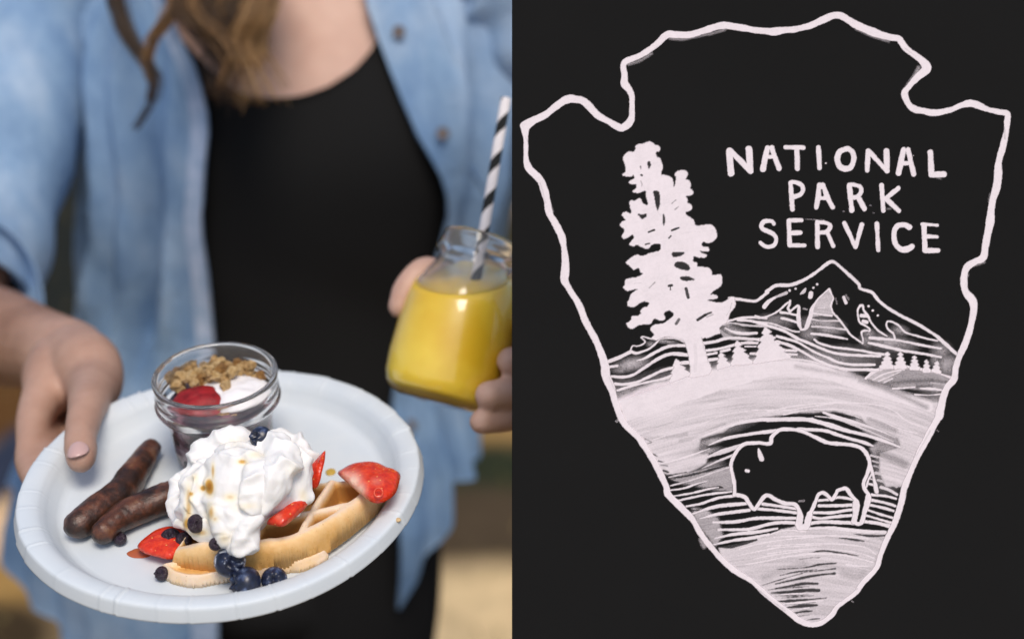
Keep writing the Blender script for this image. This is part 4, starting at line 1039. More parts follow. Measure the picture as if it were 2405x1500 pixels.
# ============================================================ BLUEBERRIES
bb, nt, b = mat_new('blueberry_skin')
n6 = nnoise(nt, 1.9, 5, .62)
nt.links.new(ramp(nt, n6.outputs['Fac'], [(0.35, (.008, .010, .020)), (0.52, (.015, .021, .050)), (0.63, (.050, .072, .145)), (.76, (.22, .28, .38))]).outputs[0], b.inputs['Base Color'])
b.inputs['Roughness'].default_value = .33
b.inputs['Specular IOR Level'].default_value = .55
bump(nt, b, n6.outputs['Fac'], .15, .0004)
bsm, nt, b = mat_new('blueberry_creamy')
n6 = nnoise(nt, 1.3, 3, .5, dist=1.0)
nt.links.new(ramp(nt, n6.outputs['Fac'], [(0.35, (.010, .012, .026)), (0.53, (.022, .030, .070)), (0.58, (.22, .26, .35)), (.64, (.66, .68, .72))]).outputs[0], b.inputs['Base Color'])
b.inputs['Roughness'].default_value = .28
dk = simple('dark_berry', (.035, .018, .035), .35, .5, .6, 2.5, .4, 3.0, .05)
crm_smear = simple('cream_smear', (.75, .77, .80), .35, .5)
def berry_mesh(name, seed, crown=True):
    nu, nv = 40, 26
    vs, f = [], []
    rg = random.Random(seed)
    for i in range(nv + 1):
        th = math.pi * i / nv
        for j in range(nu):
            ph = 2 * math.pi * j / nu
            r = 1.0
            if crown and th < .75:
                dip = math.exp(-(th / .30) ** 2)
                lobe = math.exp(-((th - .44) / .10) ** 2) * (.13 + .12 * math.cos(5 * ph + seed))
                r += -.42 * dip + lobe
            r += .02 * noise.noise(Vector((math.sin(th) * math.cos(ph) * 1.5 + seed, math.sin(th) * math.sin(ph) * 1.5, math.cos(th) * 1.5)))
            tt = max(th, .015) if i < nv else math.pi - .015
            vs.append((r * math.sin(tt) * math.cos(ph), r * math.sin(tt) * math.sin(ph), r * .90 * math.cos(tt)))
    for i in range(nv):
        for j in range(nu):
            f.append((i * nu + j, (i + 1) * nu + j, (i + 1) * nu + (j + 1) % nu, i * nu + (j + 1) % nu))
    f.append(tuple(range(nu))); f.append(tuple(nv * nu + j for j in range(nu))[::-1])
    return pymesh(name, vs, f)
bmesh1 = berry_mesh('blueberry', 1); bmesh2 = berry_mesh('blueberry', 4)
def berry(x, y, h, rpx, face, label, mat=bb, mesh=None, group=None, squash=1.0, depth=.645):
    r = rpx * depth / FPX
    q = pl(x, y, h)
    me = (mesh or bmesh1).copy()
    z = Vector(face).normalized()
    M_ = PMAT @ Matrix.Translation(V(q)) @ z.to_track_quat('Z', 'Y').to_matrix().to_4x4() @ Matrix.Diagonal((r, r, r * squash, 1))
    o = link('blueberry', me, mat, None, matrix=M_)
    tag(o, label, 'blueberry', group)
    return o
berry(578, 1368, .0083, 36.5, (-.8, -.3, .4), 'larger dark blueberry on the plate at its front, left of its touching twin')
berry(644, 1360, .0072, 29.5, (.1, -.72, .6), 'smaller blueberry with crown facing forward, touching the larger one on its right', mesh=bmesh2)
o1 = berry(540, 1318, .0150, 36, (.35, -.62, .55), 'blueberry smeared with cream at the foot of the whipped cream, leaning on the waffle edge', mesh=bmesh2, mat=bsm)
berry(613, 1027, .0560, 27, (-.4, -.5, .5), 'blueberry perched at the back on top of the whipped cream', depth=.66)
berry(506, 1277, .0265, 15, (.2, -.6, .5), 'tiny purple blueberry peeking out of the cream just above the cream smeared one', mat=dk)
berry(460, 1229, .0290, 22, (.6, -.4, .4), 'shrivelled dark berry stuck in the left side of the whipped cream', mat=dk, squash=.5)
berry(380, 1346, .0038, 17, (-.5, -.5, .4), 'dark berry half hidden beneath the left tip of the waffle', mat=dk)
berry(282, 1265, .0035, 16, (0, 0, 1), 'small dark berry behind the front sausage, on the bare plate', mat=dk)
berry(400, 1262, .0080, 24, (0, -.4, 1), 'dark berry lying on the red strawberry left of the whipped cream', mat=dk, squash=.8)
berry(432, 1268, .0090, 20, (.3, -.4, 1), 'dark berry wedged between the red strawberry and the left end of the waffle', mat=dk)
# ============================================================ STRAWBERRIES
def inflate(name, pts, h, front, backk, mat, seedv=0, rings=9, up=None, lump=.0006):
    """outline seen at photo pixels pts; a rounded solid lying in a plane that faces up towards the viewer"""
    n_ = len(pts)
    P_ = np.array([pl(x, y, hh) for (x, y), hh in zip(pts, h if hasattr(h, '__len__') else [h] * n_)])
    P_ = catmull(P_, 4, True); n_ = len(P_)
    cen = P_.mean(0)
    nrm = np.array(up if up is not None else (0, -.55, .83)); nrm = nrm / np.linalg.norm(nrm)
    vs, f = [], []
    levels = [(k / rings) for k in range(rings, 0, -1)]
    lay = []
    for s_, th in ((1, front), (-1, backk)):
        for t in (levels if s_ == 1 else levels[1:]):
            hgt = th * math.sqrt(max(0, 1 - t ** 2.6)) * s_
            lay.append(cen + (P_ - cen) * t + nrm * hgt)
    m_ = len(levels)
    vs = np.concatenate(lay)
    vs = vs + nrm * (nz(vs, 160, seedv)[:, None] * lump)
    vs = np.concatenate([vs, [cen + nrm * front, cen - nrm * backk]])
    def R_(i): return i * n_
    for i in range(m_ - 1):
        for j in range(n_): f.append((R_(i) + j, R_(i) + (j + 1) % n_, R_(i + 1) + (j + 1) % n_, R_(i + 1) + j))
    for j in range(n_): f.append((R_(m_ - 1) + j, R_(m_ - 1) + (j + 1) % n_, len(vs) - 2))
    prev = 0
    for i in range(m_, 2 * m_ - 1):
        for j in range(n_): f.append((R_(prev) + (j + 1) % n_, R_(prev) + j, R_(i) + j, R_(i) + (j + 1) % n_))
        prev = i
    for j in range(n_): f.append((R_(prev) + (j + 1) % n_, R_(prev) + j, len(vs) - 1))
    me = pymesh(name, vs, f)
    bm = bmesh.new(); bm.from_mesh(me); bmesh.ops.recalc_face_normals(bm, faces=bm.faces); bm.to_mesh(me); bm.free()
    return me
sm, nt, b = mat_new('strawberry')
a_ = attr_node(nt, 'flesh')
n7 = nnoise(nt, 330, 3, .55)
red = ramp(nt, n7.outputs['Fac'], [(0.3, (.56, .022, .010)), (0.6, (.74, .050, .012)), (.75, (.80, .10, .03))])
vs_n = nt.nodes.new('ShaderNodeTexVoronoi'); vs_n.inputs['Scale'].default_value = 300
tcs = nt.nodes.new('ShaderNodeTexCoord'); nt.links.new(tcs.outputs['Object'], vs_n.inputs['Vector'])
seed_r = ramp(nt, vs_n.outputs['Distance'], [(0.10, (1, 1, 1)), (0.17, (0, 0, 0))])
skin_c = mixc(nt, seed_r.outputs[0], red.outputs[0], (.80, .34, .10))
nt.links.new(mixc(nt, a_.outputs['Fac'], skin_c, (.88, .62, .48)), b.inputs['Base Color'])
b.inputs['Roughness'].default_value = .25
b.inputs['Specular IOR Level'].default_value = .6
b.inputs['Subsurface Weight'].default_value = .2
b.inputs['Subsurface Radius'].default_value = (1, .2, .1)
b.inputs['Subsurface Scale'].default_value = .003
vo = nt.nodes.new('ShaderNodeTexVoronoi'); vo.inputs['Scale'].default_value = 420
tc_ = nt.nodes.new('ShaderNodeTexCoord'); nt.links.new(tc_.outputs['Object'], vo.inputs['Vector'])
bump(nt, b, vo.outputs['Distance'], .45, .0008)
def straw(pts, h, front, backk, label, flesh=None, up=None, seedv=0):
    me = inflate('strawberry', pts, h, front, backk, None, seedv, up=up)
    c = coords(me); fl = np.zeros(len(c))
    wc = P0 + c[:, :1] * PX + c[:, 1:2] * PY + c[:, 2:3] * PN - CAM
    dd_ = wc @ FW; sx_ = 1202.5 + FPX * (wc @ RT) / dd_; sy_ = 750 - FPX * (wc @ UP) / dd_
    for fx, fy, rx_, ry_, am in (flesh or []):
        fl = np.maximum(fl, am * np.exp(-((sx_ - fx) / rx_) ** 2 - ((sy_ - fy) / ry_) ** 2))
    set_attr(me, 'flesh', np.clip(fl, 0, 1))
    o = link('strawberry', me, sm, None, matrix=PMAT)
    return tag(o, label, 'strawberry')
s1 = straw([(793, 1110), (812, 1096), (835, 1086), (862, 1083), (888, 1086), (908, 1096), (925, 1101), (940, 1112), (938, 1132), (930, 1156), (914, 1172), (893, 1181), (872, 1178), (855, 1166), (835, 1150), (812, 1130)], [.024] * 16, .0060, .0045, 'glossy red cut strawberry half on the right end of the waffle', [(830, 1130, 17, 20, 1.0), (843, 1152, 15, 20, .95), (815, 1116, 16, 12, .6), (884, 1130, 14, 9, .2)], seedv=2)
# calyx scar on it
th_ = np.linspace(0, 2 * np.pi, 22)
q0 = pl(889, 1156, .0300)
ringp = [q0 + np.array([.0022 * math.cos(t) * 1.0, .0018 * math.sin(t), .0016 * math.sin(t)]) for t in th_]
v, f = tube_vf(ringp, [.00035] * len(ringp), 8, 2, caps=False)
scar = pymesh('calyx_scar', v, f); link('calyx_scar', scar, simple('scar_pink', (.76, .09, .035), .3), s1, matrix=PMAT)
straw([(718, 1108), (735, 1088), (752, 1068), (764, 1058), (763, 1080), (757, 1105), (752, 1128), (742, 1146), (728, 1144), (716, 1130)], [.030, .034, .038, .042, .038, .034, .030, .026, .026, .028], .0030, .0030, 'thin pointed strawberry slice standing upright behind the right side of the cream', seedv=5)
straw([(626, 1226), (660, 1200), (680, 1178), (700, 1165), (728, 1160), (722, 1185), (704, 1204), (684, 1222), (664, 1236), (645, 1234)], .0300, .0055, .0040, 'bright red strawberry slice tucked under the right edge of the cream, on the waffle', [(655, 1213, 8, 8, .25)], seedv=8)
straw([(322, 1280), (345, 1258), (375, 1240), (405, 1235), (440, 1250), (450, 1280), (425, 1300), (400, 1313), (365, 1306), (335, 1296)], .0065, .0045, .0050, 'dull red strawberry slice lying flat between the front sausage and the waffle', seedv=11)

# ============================================================ SAUSAGES
su, nt, b = mat_new('sausage')
n8 = nnoise(nt, 70, 5, .65)
nt.links.new(ramp(nt, n8.outputs['Fac'], [(0.33, (.014, .008, .006)), (0.46, (.048, .021, .012)), (0.56, (.12, .042, .022)), (.68, (.23, .115, .05))]).outputs[0], b.inputs['Base Color'])
b.inputs['Roughness'].default_value = .30
b.inputs['Specular IOR Level'].default_value = .5
n9 = nnoise(nt, 400, 4, .7)
bump(nt, b, n9.outputs['Fac'], .6, .0008)
def sausage(pts, rs, label, seedv):
    v, f = tube_vf([pl(x, y, h) for x, y, h in pts], rs, 30, 14)
    me = pymesh('sausage', v, f)
    c = coords(me); put(me, c + normals(me) * (nz(c, 60, seedv)[:, None] * .0009 + nz(c, 280, seedv, 2)[:, None] * .0003))
    return tag(link('sausage', me, su, None, matrix=PMAT), label, 'sausage', 'breakfast sausages')
sausage([(352, 1052, .0086), (322, 1100, .0086), (285, 1152, .0086), (235, 1195, .0088), (185, 1232, .0088)], [.0062, .0078, .0086, .0090, .0076], 'longer dark browned sausage reaching back towards the glass jar', 1.3)
sausage([(243, 1248, .0086), (285, 1216, .0088), (340, 1188, .0090), (395, 1168, .0092), (450, 1150, .0092)], [.0070, .0082, .0086, .0088, .0084], 'reddish brown sausage in front whose right end runs under the whipped cream', 4.1)

# ============================================================ SYRUP AND CRUMBS ON THE PLATE
syrup = simple('syrup', (.55, .36, .06), .12, .6)
crumbm = simple('crumb', (.72, .52, .28), .7, .3, .3, 900)
def flatblob(name, x, y, h, rx, ry, hgt, mat, label, cat, seedv=0):
    q = pl(x, y, h)
    v, f = sphere_vf((0, 0, 0), 1, (rx, ry, hgt), 20, 10)
    v = v * (1 + .18 * nz(v * 1, 220, seedv)[:, None])
    return tag(link(name, pymesh(name, v, f), mat, None, matrix=at_plate(q)), label, cat)
flatblob('syrup_drop', 776, 1108, .0003, .0030, .0034, .0008, syrup, 'small round drop of amber syrup on the bare plate, left of the large strawberry', 'syrup')
flatblob('crumb', 934, 1220, .0119, .0020, .0015, .0011, crumbm, 'pale crumb on the right rim of the plate below the large strawberry', 'crumb', 2)
flatblob('syrup_drop', 330, 1298, .0002, .0070, .0040, .0005, simple('red_syrup', (.45, .12, .05), .15, .6), 'reddish brown juice pooled at the left end of the flat strawberry slice', 'syrup', 4)
flatblob('crumb', 815, 1310, .0007, .0022, .0012, .0010, crumbm, 'small brown crumb on the plate just off the waffle front, right side', 'crumb', 6)

# ============================================================ GLASS JAR WITH YOGURT
def glass_mat(name, tint=(1, 1, 1)):
    m_, nt_, b_ = mat_new(name)
    b_.inputs['Base Color'].default_value = (*tint, 1)
    b_.inputs['Roughness'].default_value = 0.0
    b_.inputs['Transmission Weight'].default_value = .95
    b_.inputs['IOR'].default_value = 1.38
    return m_
GLASS = glass_mat('clear_glass')
jq = pl(505, 878, .058); JC = np.array([jq[0], jq[1], 0])
JM = at_plate((JC[0], JC[1], .0004))
jar = empty('glass_jar', (0, 0, 0), 'small clear glass jar of yogurt, berries and granola standing at the back of the plate', 'jar')
jar.matrix_world = JM
JH = .009
outer = [(0, 0), (.0240, 0), (.0264, .0012), (.0278, .005), (.0286, .014), (.0292, .026), (.0312, .0262 + JH)] + [(r_q, z_q + JH) for r_q, z_q in [(.0338, .0290), (.0352, .0310), (.0356, .0328), (.0350, .0344), (.0343, .0354), (.0346, .0372), (.0350, .0384), (.0346, .0396), (.0344, .0430), (.0347, .0448), (.0350, .0470), (.0350, .0486), (.0343, .0494)]]
innr = [(r_q, z_q + JH) for r_q, z_q in [(.0330, .0490), (.0322, .0478), (.0320, .0440), (.0320, .0340), (.0310, .0300), (.0284, .0262)]] + [(.0270, .0250), (.0264, .0140), (.0256, .0060), (.0236, .0035), (0, .0032)]
link('glass', lathe(outer + innr, 96, 'glass'), GLASS, jar, matrix=JM)
yog = simple('yogurt', (.86, .84, .84), .35, .4, sss=.2, sss_r=(1, .9, .8), sss_s=.002)
cmp_, nt, b = mat_new('berry_compote')
n10 = nnoise(nt, 75, 3, .5)
nt.links.new(ramp(nt, n10.outputs['Fac'], [(0.40, (.014, .008, .016)), (0.52, (.07, .02, .035)), (0.60, (.26, .10, .13)), (0.68, (.62, .48, .52))]).outputs[0], b.inputs['Base Color'])
b.inputs['Roughness'].default_value = .3
g_ = .0006
body = [(0, .0036), (.0238, .0034), (.0259, .0062), (.0267, .0140), (.0273, .0250), (.0286, .0352), (.0296, .0372), (.0290, .0390), (0, .0390)]
link('compote', lathe(body, 64, 'compote'), cmp_, jar, matrix=JM)
dkm = simple('steeped_berry', (.030, .016, .035), .25, .6, .5, 260)
for i in range(15):
    a_r = -math.pi / 2 + (i % 8 - 3.5) * .42 + (.2 if i > 7 else 0); zz_ = .0105 if i < 8 else .0225
    v, f = sphere_vf((0, 0, 0), .0062, (1, 1, .95), 20, 12)
    v = v * (1 + .04 * nz(v, 200, i)[:, None]) + np.array([.0214 * math.cos(a_r), .0214 * math.sin(a_r), zz_ + .0012 * math.sin(i * 5)])
    if i % 8 in (0, 3) and i < 8: continue
    link('steeped_berry', pymesh('steeped_berry', v, f), dkm, jar, matrix=JM)
def jl(x, y, h): return pl(x, y, h + .0004 + JH) - JC
vs_, fs_ = sphere_vf(jl(560, 925, .0315), .0185, (1.0, .95, .32), 40, 20)
v2, f2 = sphere_vf(jl(520, 900, .031), .0165, (1.1, .9, .30), 40, 20)
v, f = join_vf([(vs_, fs_), (v2, f2)])
me = remesh(v, f, .0009, 4, 'yogurt'); c = coords(me); put(me, c + normals(me) * nz(c, 120, 2.2)[:, None] * .0010)
link('yogurt', me, yog, jar, matrix=JM)
rsp = simple('dark_strawberry', (.36, .014, .018), .5, .35, .5, 160, .5, 300, .0010)
v, f = sphere_vf((0, 0, 0), 1, (.0160, .0135, .0080), 72, 48)
from math import pi
fib = [(math.cos(i_ * 2.39996) * math.sqrt(1 - (1 - 2 * (i_ + .5) / 90) ** 2), math.sin(i_ * 2.39996) * math.sqrt(1 - (1 - 2 * (i_ + .5) / 90) ** 2), 1 - 2 * (i_ + .5) / 90) for i_ in range(90)]
un = v / np.linalg.norm(v, axis=1)[:, None]
best_ = (un @ np.array(fib).T).max(1)
v = v * (1 + .10 * nz(v, 110, 2)[:, None] + .16 * (v[:, :1] / .015)); v = v + jl(460, 948, .0300)
link('strawberry_piece', pymesh('strawberry_piece', v, f), rsp, jar, matrix=JM)
gr = simple('granola', (.82, .56, .27), .7, .35, nscale=1.6, col2=(.40, .21, .06), bumpk=.6, bscale=4, bdist=.1)
gr_b = simple('granola_pale', (.86, .62, .32), .6, .4, nscale=1.8, col2=(.62, .38, .14), bumpk=.6, bscale=4, bdist=.1)
gr_c = simple('granola_toasted', (.50, .27, .085), .6, .4, nscale=1.8, col2=(.28, .13, .035), bumpk=.6, bscale=4, bdist=.1)
def chunk(r, seed):
    bm = bmesh.new(); bmesh.ops.create_icosphere(bm, subdivisions=2, radius=1)
    for v_ in bm.verts:
        k = 1 + .55 * noise.noise(v_.co * 1.5 + Vector((seed, 0, seed))) + .35 * noise.noise(v_.co * 3.4 + Vector((0, seed, 0)))
        v_.co *= k
    me_ = bpy.data.meshes.new('granola'); bm.to_mesh(me_); bm.free()
    return me_
chunks = [chunk(1, s * 3.7) for s in range(6)]
gpos = [(405, 893, .037, 19), (420, 905, .036, 17), (395, 886, .036, 13), (425, 883, .040, 13), (440, 870, .042, 19), (446, 889, .040, 17), (452, 858, .043, 13), (466, 876, .041, 14), (470, 893, .040, 15), (485, 896, .041, 16), (490, 880, .043, 14), (478, 858, .042, 12),
        (502, 848, .042, 13), (510, 860, .044, 15), (520, 870, .044, 16), (505, 885, .043, 15), (525, 893, .042, 17), (530, 905, .040, 13), (535, 862, .044, 15), (545, 875, .043, 14), (556, 855, .043, 13), (562, 868, .042, 14), (575, 862, .042, 14), (584, 872, .041, 14),
        (590, 858, .042, 11), (603, 892, .038, 15), (612, 884, .037, 12), (575, 908, .038, 13), (585, 918, .036, 10), (495, 868, .044, 12), (540, 888, .042, 12), (458, 900, .039, 11), (412, 872, .038, 10), (520, 848, .042, 11)]
for i, (x, y, h, r) in enumerate(gpos):
    q = jl(x, y, h * .88 + .0008 + .0024 * math.sin(i * 2.7)); rad = r * .72 / FPX * .98
    M_ = JM @ Matrix.Translation(V(q)) @ Matrix.Rotation(i * 1.7, 4, 'X') @ Matrix.Rotation(i * 2.3, 4, 'Z') @ Matrix.Scale(rad, 4)
    me = chunks[i % 6]
    o = bpy.data.objects.new('granola_cluster', me); COL.objects.link(o)
    if not me.materials: me.materials.append((gr, gr_b, gr_c, gr_b, gr, gr_b)[i % 6])
    o.matrix_world = M_; o.parent = jar; bpy.context.view_layer.update(); o.matrix_parent_inverse = parent_matrix(jar).inverted()
for i, (x, y, h, r) in enumerate([(532, 975, .0285, 15), (550, 985, .0275, 13), (515, 972, .0290, 12)]):   # pieces against the glass wall
    q = jl(x, y, h); q[:2] *= min(1, .0285 / np.hypot(*q[:2])); rad = r * .70 / FPX * .8
    M_ = JM @ Matrix.Translation(V(q)) @ Matrix.Rotation(i * 1.3, 4, 'X') @ Matrix.Scale(rad, 4)
    o = bpy.data.objects.new('granola_cluster', chunks[i]); COL.objects.link(o)
    o.matrix_world = M_; o.parent = jar; bpy.context.view_layer.update(); o.matrix_parent_inverse = parent_matrix(jar).inverted()

# ============================================================ JUICE BOTTLE WITH STRAW
jb0, jb1 = cp(1027, 945, .775), cp(1133, 560, .790)
ax = (jb1 - jb0); LJ = np.linalg.norm(ax); ax = ax / LJ
zax = V(ax); 
MJ = zax.to_track_quat('Z', 'Y').to_matrix().to_4x4(); MJ.translation = V(jb0)
bottle = empty('juice_bottle', (0, 0, 0), 'clear glass bottle of yellow orange juice held up beside the chalkboard', 'bottle')
bottle.matrix_world = MJ
h_ = LJ
outer = [(0, 0), (.025, 0), (.0305, .0020), (.0348, .0062), (.0370, .0125), (.0380, .024), (.0380, .044), (.0368, .060), (.0342, .0722), (.0296, .0808), (.0257, .0858), (.0241, .0895), (.0238, .0925), (.0262, .0945), (.0272, .0965), (.0262, .0985), (.0246, h_ - .005), (.0244, h_ - .002), (.0238, h_)]
innr = [(.0222, h_), (.0214, h_ - .003), (.0212, .0900), (.0232, .0850), (.0272, .0795), (.0318, .0710), (.0345, .0590), (.0357, .044), (.0357, .024), (.0345, .0128), (.0322, .0080), (.0285, .0055), (0, .0050)]
link('glass', lathe(outer + innr, 96, 'glass'), GLASS, bottle, matrix=MJ)
# juice: same inner wall, cut by a level surface
jp = [(0, .0032), (.0322, .0032), (.0349, .0061), (.0371, .0124), (.0381, .024), (.0381, .044), (.0369, .060), (.0343, .0722), (.0297, .0808), (.0258, .0858), (.0242, .0895), (.0239, .094), (0, .094)]
me = lathe(jp, 96, 'juice')
bm = bmesh.new(); bm.from_mesh(me)
Minv = MJ.inverted()
surf_p = Minv @ V(cp(1095, 652, .780)); up_l = (Minv.to_3x3() @ Vector((0, 0, 1))).normalized()
r_ = bmesh.ops.bisect_plane(bm, geom=bm.verts[:] + bm.edges[:] + bm.faces[:], plane_co=surf_p, plane_no=up_l, clear_outer=True)
bmesh.ops.holes_fill(bm, edges=[e for e in bm.edges if e.is_boundary])
bm.to_mesh(me); bm.free()
jm, nt, b = mat_new('orange_juice')
n11 = nnoise(nt, 26, 3, .5)
nt.links.new(ramp(nt, n11.outputs['Fac'], [(0.35, (.78, .49, .022)), (0.65, (.88, .63, .060))]).outputs[0], b.inputs['Base Color'])
b.inputs['Roughness'].default_value = .35
b.inputs['Coat Weight'].default_value = 1.0; b.inputs['Coat Roughness'].default_value = .04; b.inputs['Coat IOR'].default_value = 1.5
b.inputs['Subsurface Weight'].default_value = .2; b.inputs['Subsurface Radius'].default_value = (1, .6, .1); b.inputs['Subsurface Scale'].default_value = .006
link('juice', me, jm, bottle, matrix=MJ)
# straw
st0, st1 = cp(1110, 700, .775), cp(1188, 232, .800)
sm_, nt, b = mat_new('paper_straw')
tc_ = nt.nodes.new('ShaderNodeTexCoord'); sx = nt.nodes.new('ShaderNodeSeparateXYZ'); nt.links.new(tc_.outputs['Object'], sx.inputs[0])
at2 = nt.nodes.new('ShaderNodeMath'); at2.operation = 'ARCTAN2'; nt.links.new(sx.outputs['Y'], at2.inputs[0]); nt.links.new(sx.outputs['X'], at2.inputs[1])
k1 = nt.nodes.new('ShaderNodeMath'); k1.operation = 'MULTIPLY'; k1.inputs[1].default_value = 1 / (2 * math.pi); nt.links.new(at2.outputs[0], k1.inputs[0])
k2 = nt.nodes.new('ShaderNodeMath'); k2.operation = 'MULTIPLY_ADD'; k2.inputs[1].default_value = -1 / .0256; nt.links.new(sx.outputs['Z'], k2.inputs[0]); nt.links.new(k1.outputs[0], k2.inputs[2])
fr = nt.nodes.new('ShaderNodeMath'); fr.operation = 'FRACT'; nt.links.new(k2.outputs[0], fr.inputs[0])
cmpn = nt.nodes.new('ShaderNodeMath'); cmpn.operation = 'GREATER_THAN'; cmpn.inputs[1].default_value = .60; nt.links.new(fr.outputs[0], cmpn.inputs[0])
nt.links.new(mixc(nt, cmpn.outputs[0], (.80, .76, .76), (.016, .017, .016)), b.inputs['Base Color'])
b.inputs['Roughness'].default_value = .6; b.inputs['Specular IOR Level'].default_value = .2
Ls = np.linalg.norm(st1 - st0); SM = V(st1 - st0).to_track_quat('Z', 'Y').to_matrix().to_4x4(); SM.translation = V(st0)
sme = lathe([(.0033, 0), (.0033, Ls), (.0029, Ls), (.0029, 0), (.0033, 0)], 32, 'straw')
o = link('straw', sme, sm_, None, matrix=SM)
tag(o, 'black and white spiral striped paper straw standing in the juice bottle', 'straw')
# ============================================================ PERSON
BODY = empty('person', (-.217, 1.22, 0), 'person in open denim shirt over black top, holding out paper plate and juice bottle', 'person')
cxb, cyb = -.212, 1.235
# torso cross sections: z, half width, half depth, y centre
RINGS = [(.70, .160, .095, cyb + .00), (.80, .182, .105, cyb), (.90, .180, .105, cyb), (1.00, .158, .098, cyb), (1.08, .156, .096, cyb), (1.16, .165, .106, cyb - .004), (1.24, .175, .114, cyb - .008), (1.30, .180, .104, cyb), (1.36, .184, .088, cyb + .008), (1.41, .160, .070, cyb + .016), (1.445, .095, .058, cyb + .022), (1.47, .062, .055, cyb + .02)]
RA = np.array(RINGS)
RZ = np.linspace(.70, 1.47, 300)
RV = np.stack([np.interp(RZ, RA[:, 0], RA[:, k]) for k in (1, 2, 3)], 1)
for _ in range(220):
    RV[1:-1] = (RV[:-2] + 2 * RV[1:-1] + RV[2:]) / 4
def ring_at(z):
    return [np.interp(z, RZ, RV[:, k]) for k in range(3)]
def cxf(z):
    """the body leans a little: its middle moves with height"""
    return float(np.interp(z, [.70, .95, 1.2, 1.5], [-.292, -.255, -.207, -.205]))
def torso_vf():
    seg = 48; rows = []
    zs = np.linspace(.79, 1.47, 40)
    for z in zs:
        a_, b_, yc = ring_at(z)
        t = np.linspace(0, 2 * np.pi, seg, endpoint=False)
        e = .85
        rows.append(np.stack([cxf(z) + a_ * np.sign(np.sin(t)) * np.abs(np.sin(t)) ** e, yc - b_ * np.sign(np.cos(t)) * np.abs(np.cos(t)) ** e, np.full(seg, z)], -1))
    v = np.concatenate(rows); n_ = len(zs)
    f = [(i * seg + j, i * seg + (j + 1) % seg, (i + 1) * seg + (j + 1) % seg, (i + 1) * seg + j) for i in range(n_ - 1) for j in range(seg)]
    f.append(tuple(range(seg))[::-1]); f.append(tuple((n_ - 1) * seg + j for j in range(seg)))
    return v, f
parts_ = [torso_vf()]
def limb(pts, rs, per=6, seg=18): parts_.append(tube_vf(pts, rs, seg, per))
neck0 = np.array([cxb, cyb + .02, 1.42])
limb([neck0, neck0 + [0, -.005, .07], neck0 + [0, -.012, .14]], [.060, .054, .054])
headc = np.array([cxb, cyb - .010, 1.655])
parts_.append(sphere_vf(headc, .098, (.78, .98, 1.12), 32, 24))
parts_.append(sphere_vf(headc + [0, -.03, -.055], .070, (.78, .85, .85), 24, 16))
limb([headc + [0, -.092, .01], headc + [0, -.108, -.022]], [.007, .011])                # nose
for s_ in (-1, 1):
    parts_.append(sphere_vf(headc + [s_ * .076, .005, -.015], .030, (.25, .6, 1), 14, 10))
# shoulders and arms
SL = np.array([cxb - .232, cyb + .005, 1.375])
WL = cp(165, 838, .865)
elbowL = cp(-125, 760, 1.06)
limb([SL + [.05, 0, .0], SL, (SL + elbowL) / 2 + [-.008, .01, 0], elbowL], [.050, .052, .045, .039])
limb([elbowL, elbowL * .6 + WL * .4, elbowL * .25 + WL * .75, WL], [.039, .040, .031, .0265])
# left-of-picture hand: palm under, thumb on the rim
def over(x, y, up): 
    q = pl(x, y, 0); rr = np.hypot(q[0], q[1]); h = np.interp(rr, [0, .085, .0955, .1055, .1108], [0, 0, .0108, .0133, .0056])
    q = pl(x, y, h + up); return pw(q)
thumb_tip = over(190, 1078, .0095); thumb_ip = over(190, 1022, .016); thumb_mp = cp(203, 950, thumb_ip @ FW - CAM @ FW + .018)
K = lambda x, y, d: cp(x, y, d)
dt = (thumb_tip - CAM) @ FW; di = (thumb_ip - CAM) @ FW
limb([WL, K(205, 860, .825), K(222, 905, .800), K(205, 955, di + .030), thumb_ip, (thumb_ip * .35 + thumb_tip * .65), thumb_tip], [.0250, .0225, .0178, .0116, .0093, .0092, .0080], 6, 18)
# palm
limb([WL, K(175, 880, .845), K(150, 915, .850), K(150, 955, .855)], [.0255, .0250, .0195, .0125])
limb([WL, K(130, 885, .835), K(108, 930, .812)], [.0240, .0220, .0150])
def under(x, y, dn):
    q = pl(x, y, 0); rr = np.hypot(q[0], q[1]); h = np.interp(rr, [0, .085, .0955, .1055, .1108], [0, 0, .0108, .0133, .0056])
    q = pl(x, y, min(h, .004) - dn); return pw(q)
limb([K(104, 920, .815), K(80, 985, .786), K(74, 1040, .765), K(72, 1090, .748), under(100, 1150, .0125)], [.0140, .0112, .0094, .0090, .0080])
limb([K(116, 940, .850), K(104, 1000, .832), under(118, 1080, .020), under(190, 1160, .0125)], [.0145, .0115, .0098, .0085])
limb([K(170, 950, .852), K(185, 1010, .836), under(200, 1060, .024), under(260, 1130, .0125)], [.0145, .0112, .0095, .0082])
limb([K(195, 940, .850), K(220, 990, .832), under(250, 1030, .024), under(310, 1080, .0125)], [.0130, .0100, .0085, .0075])
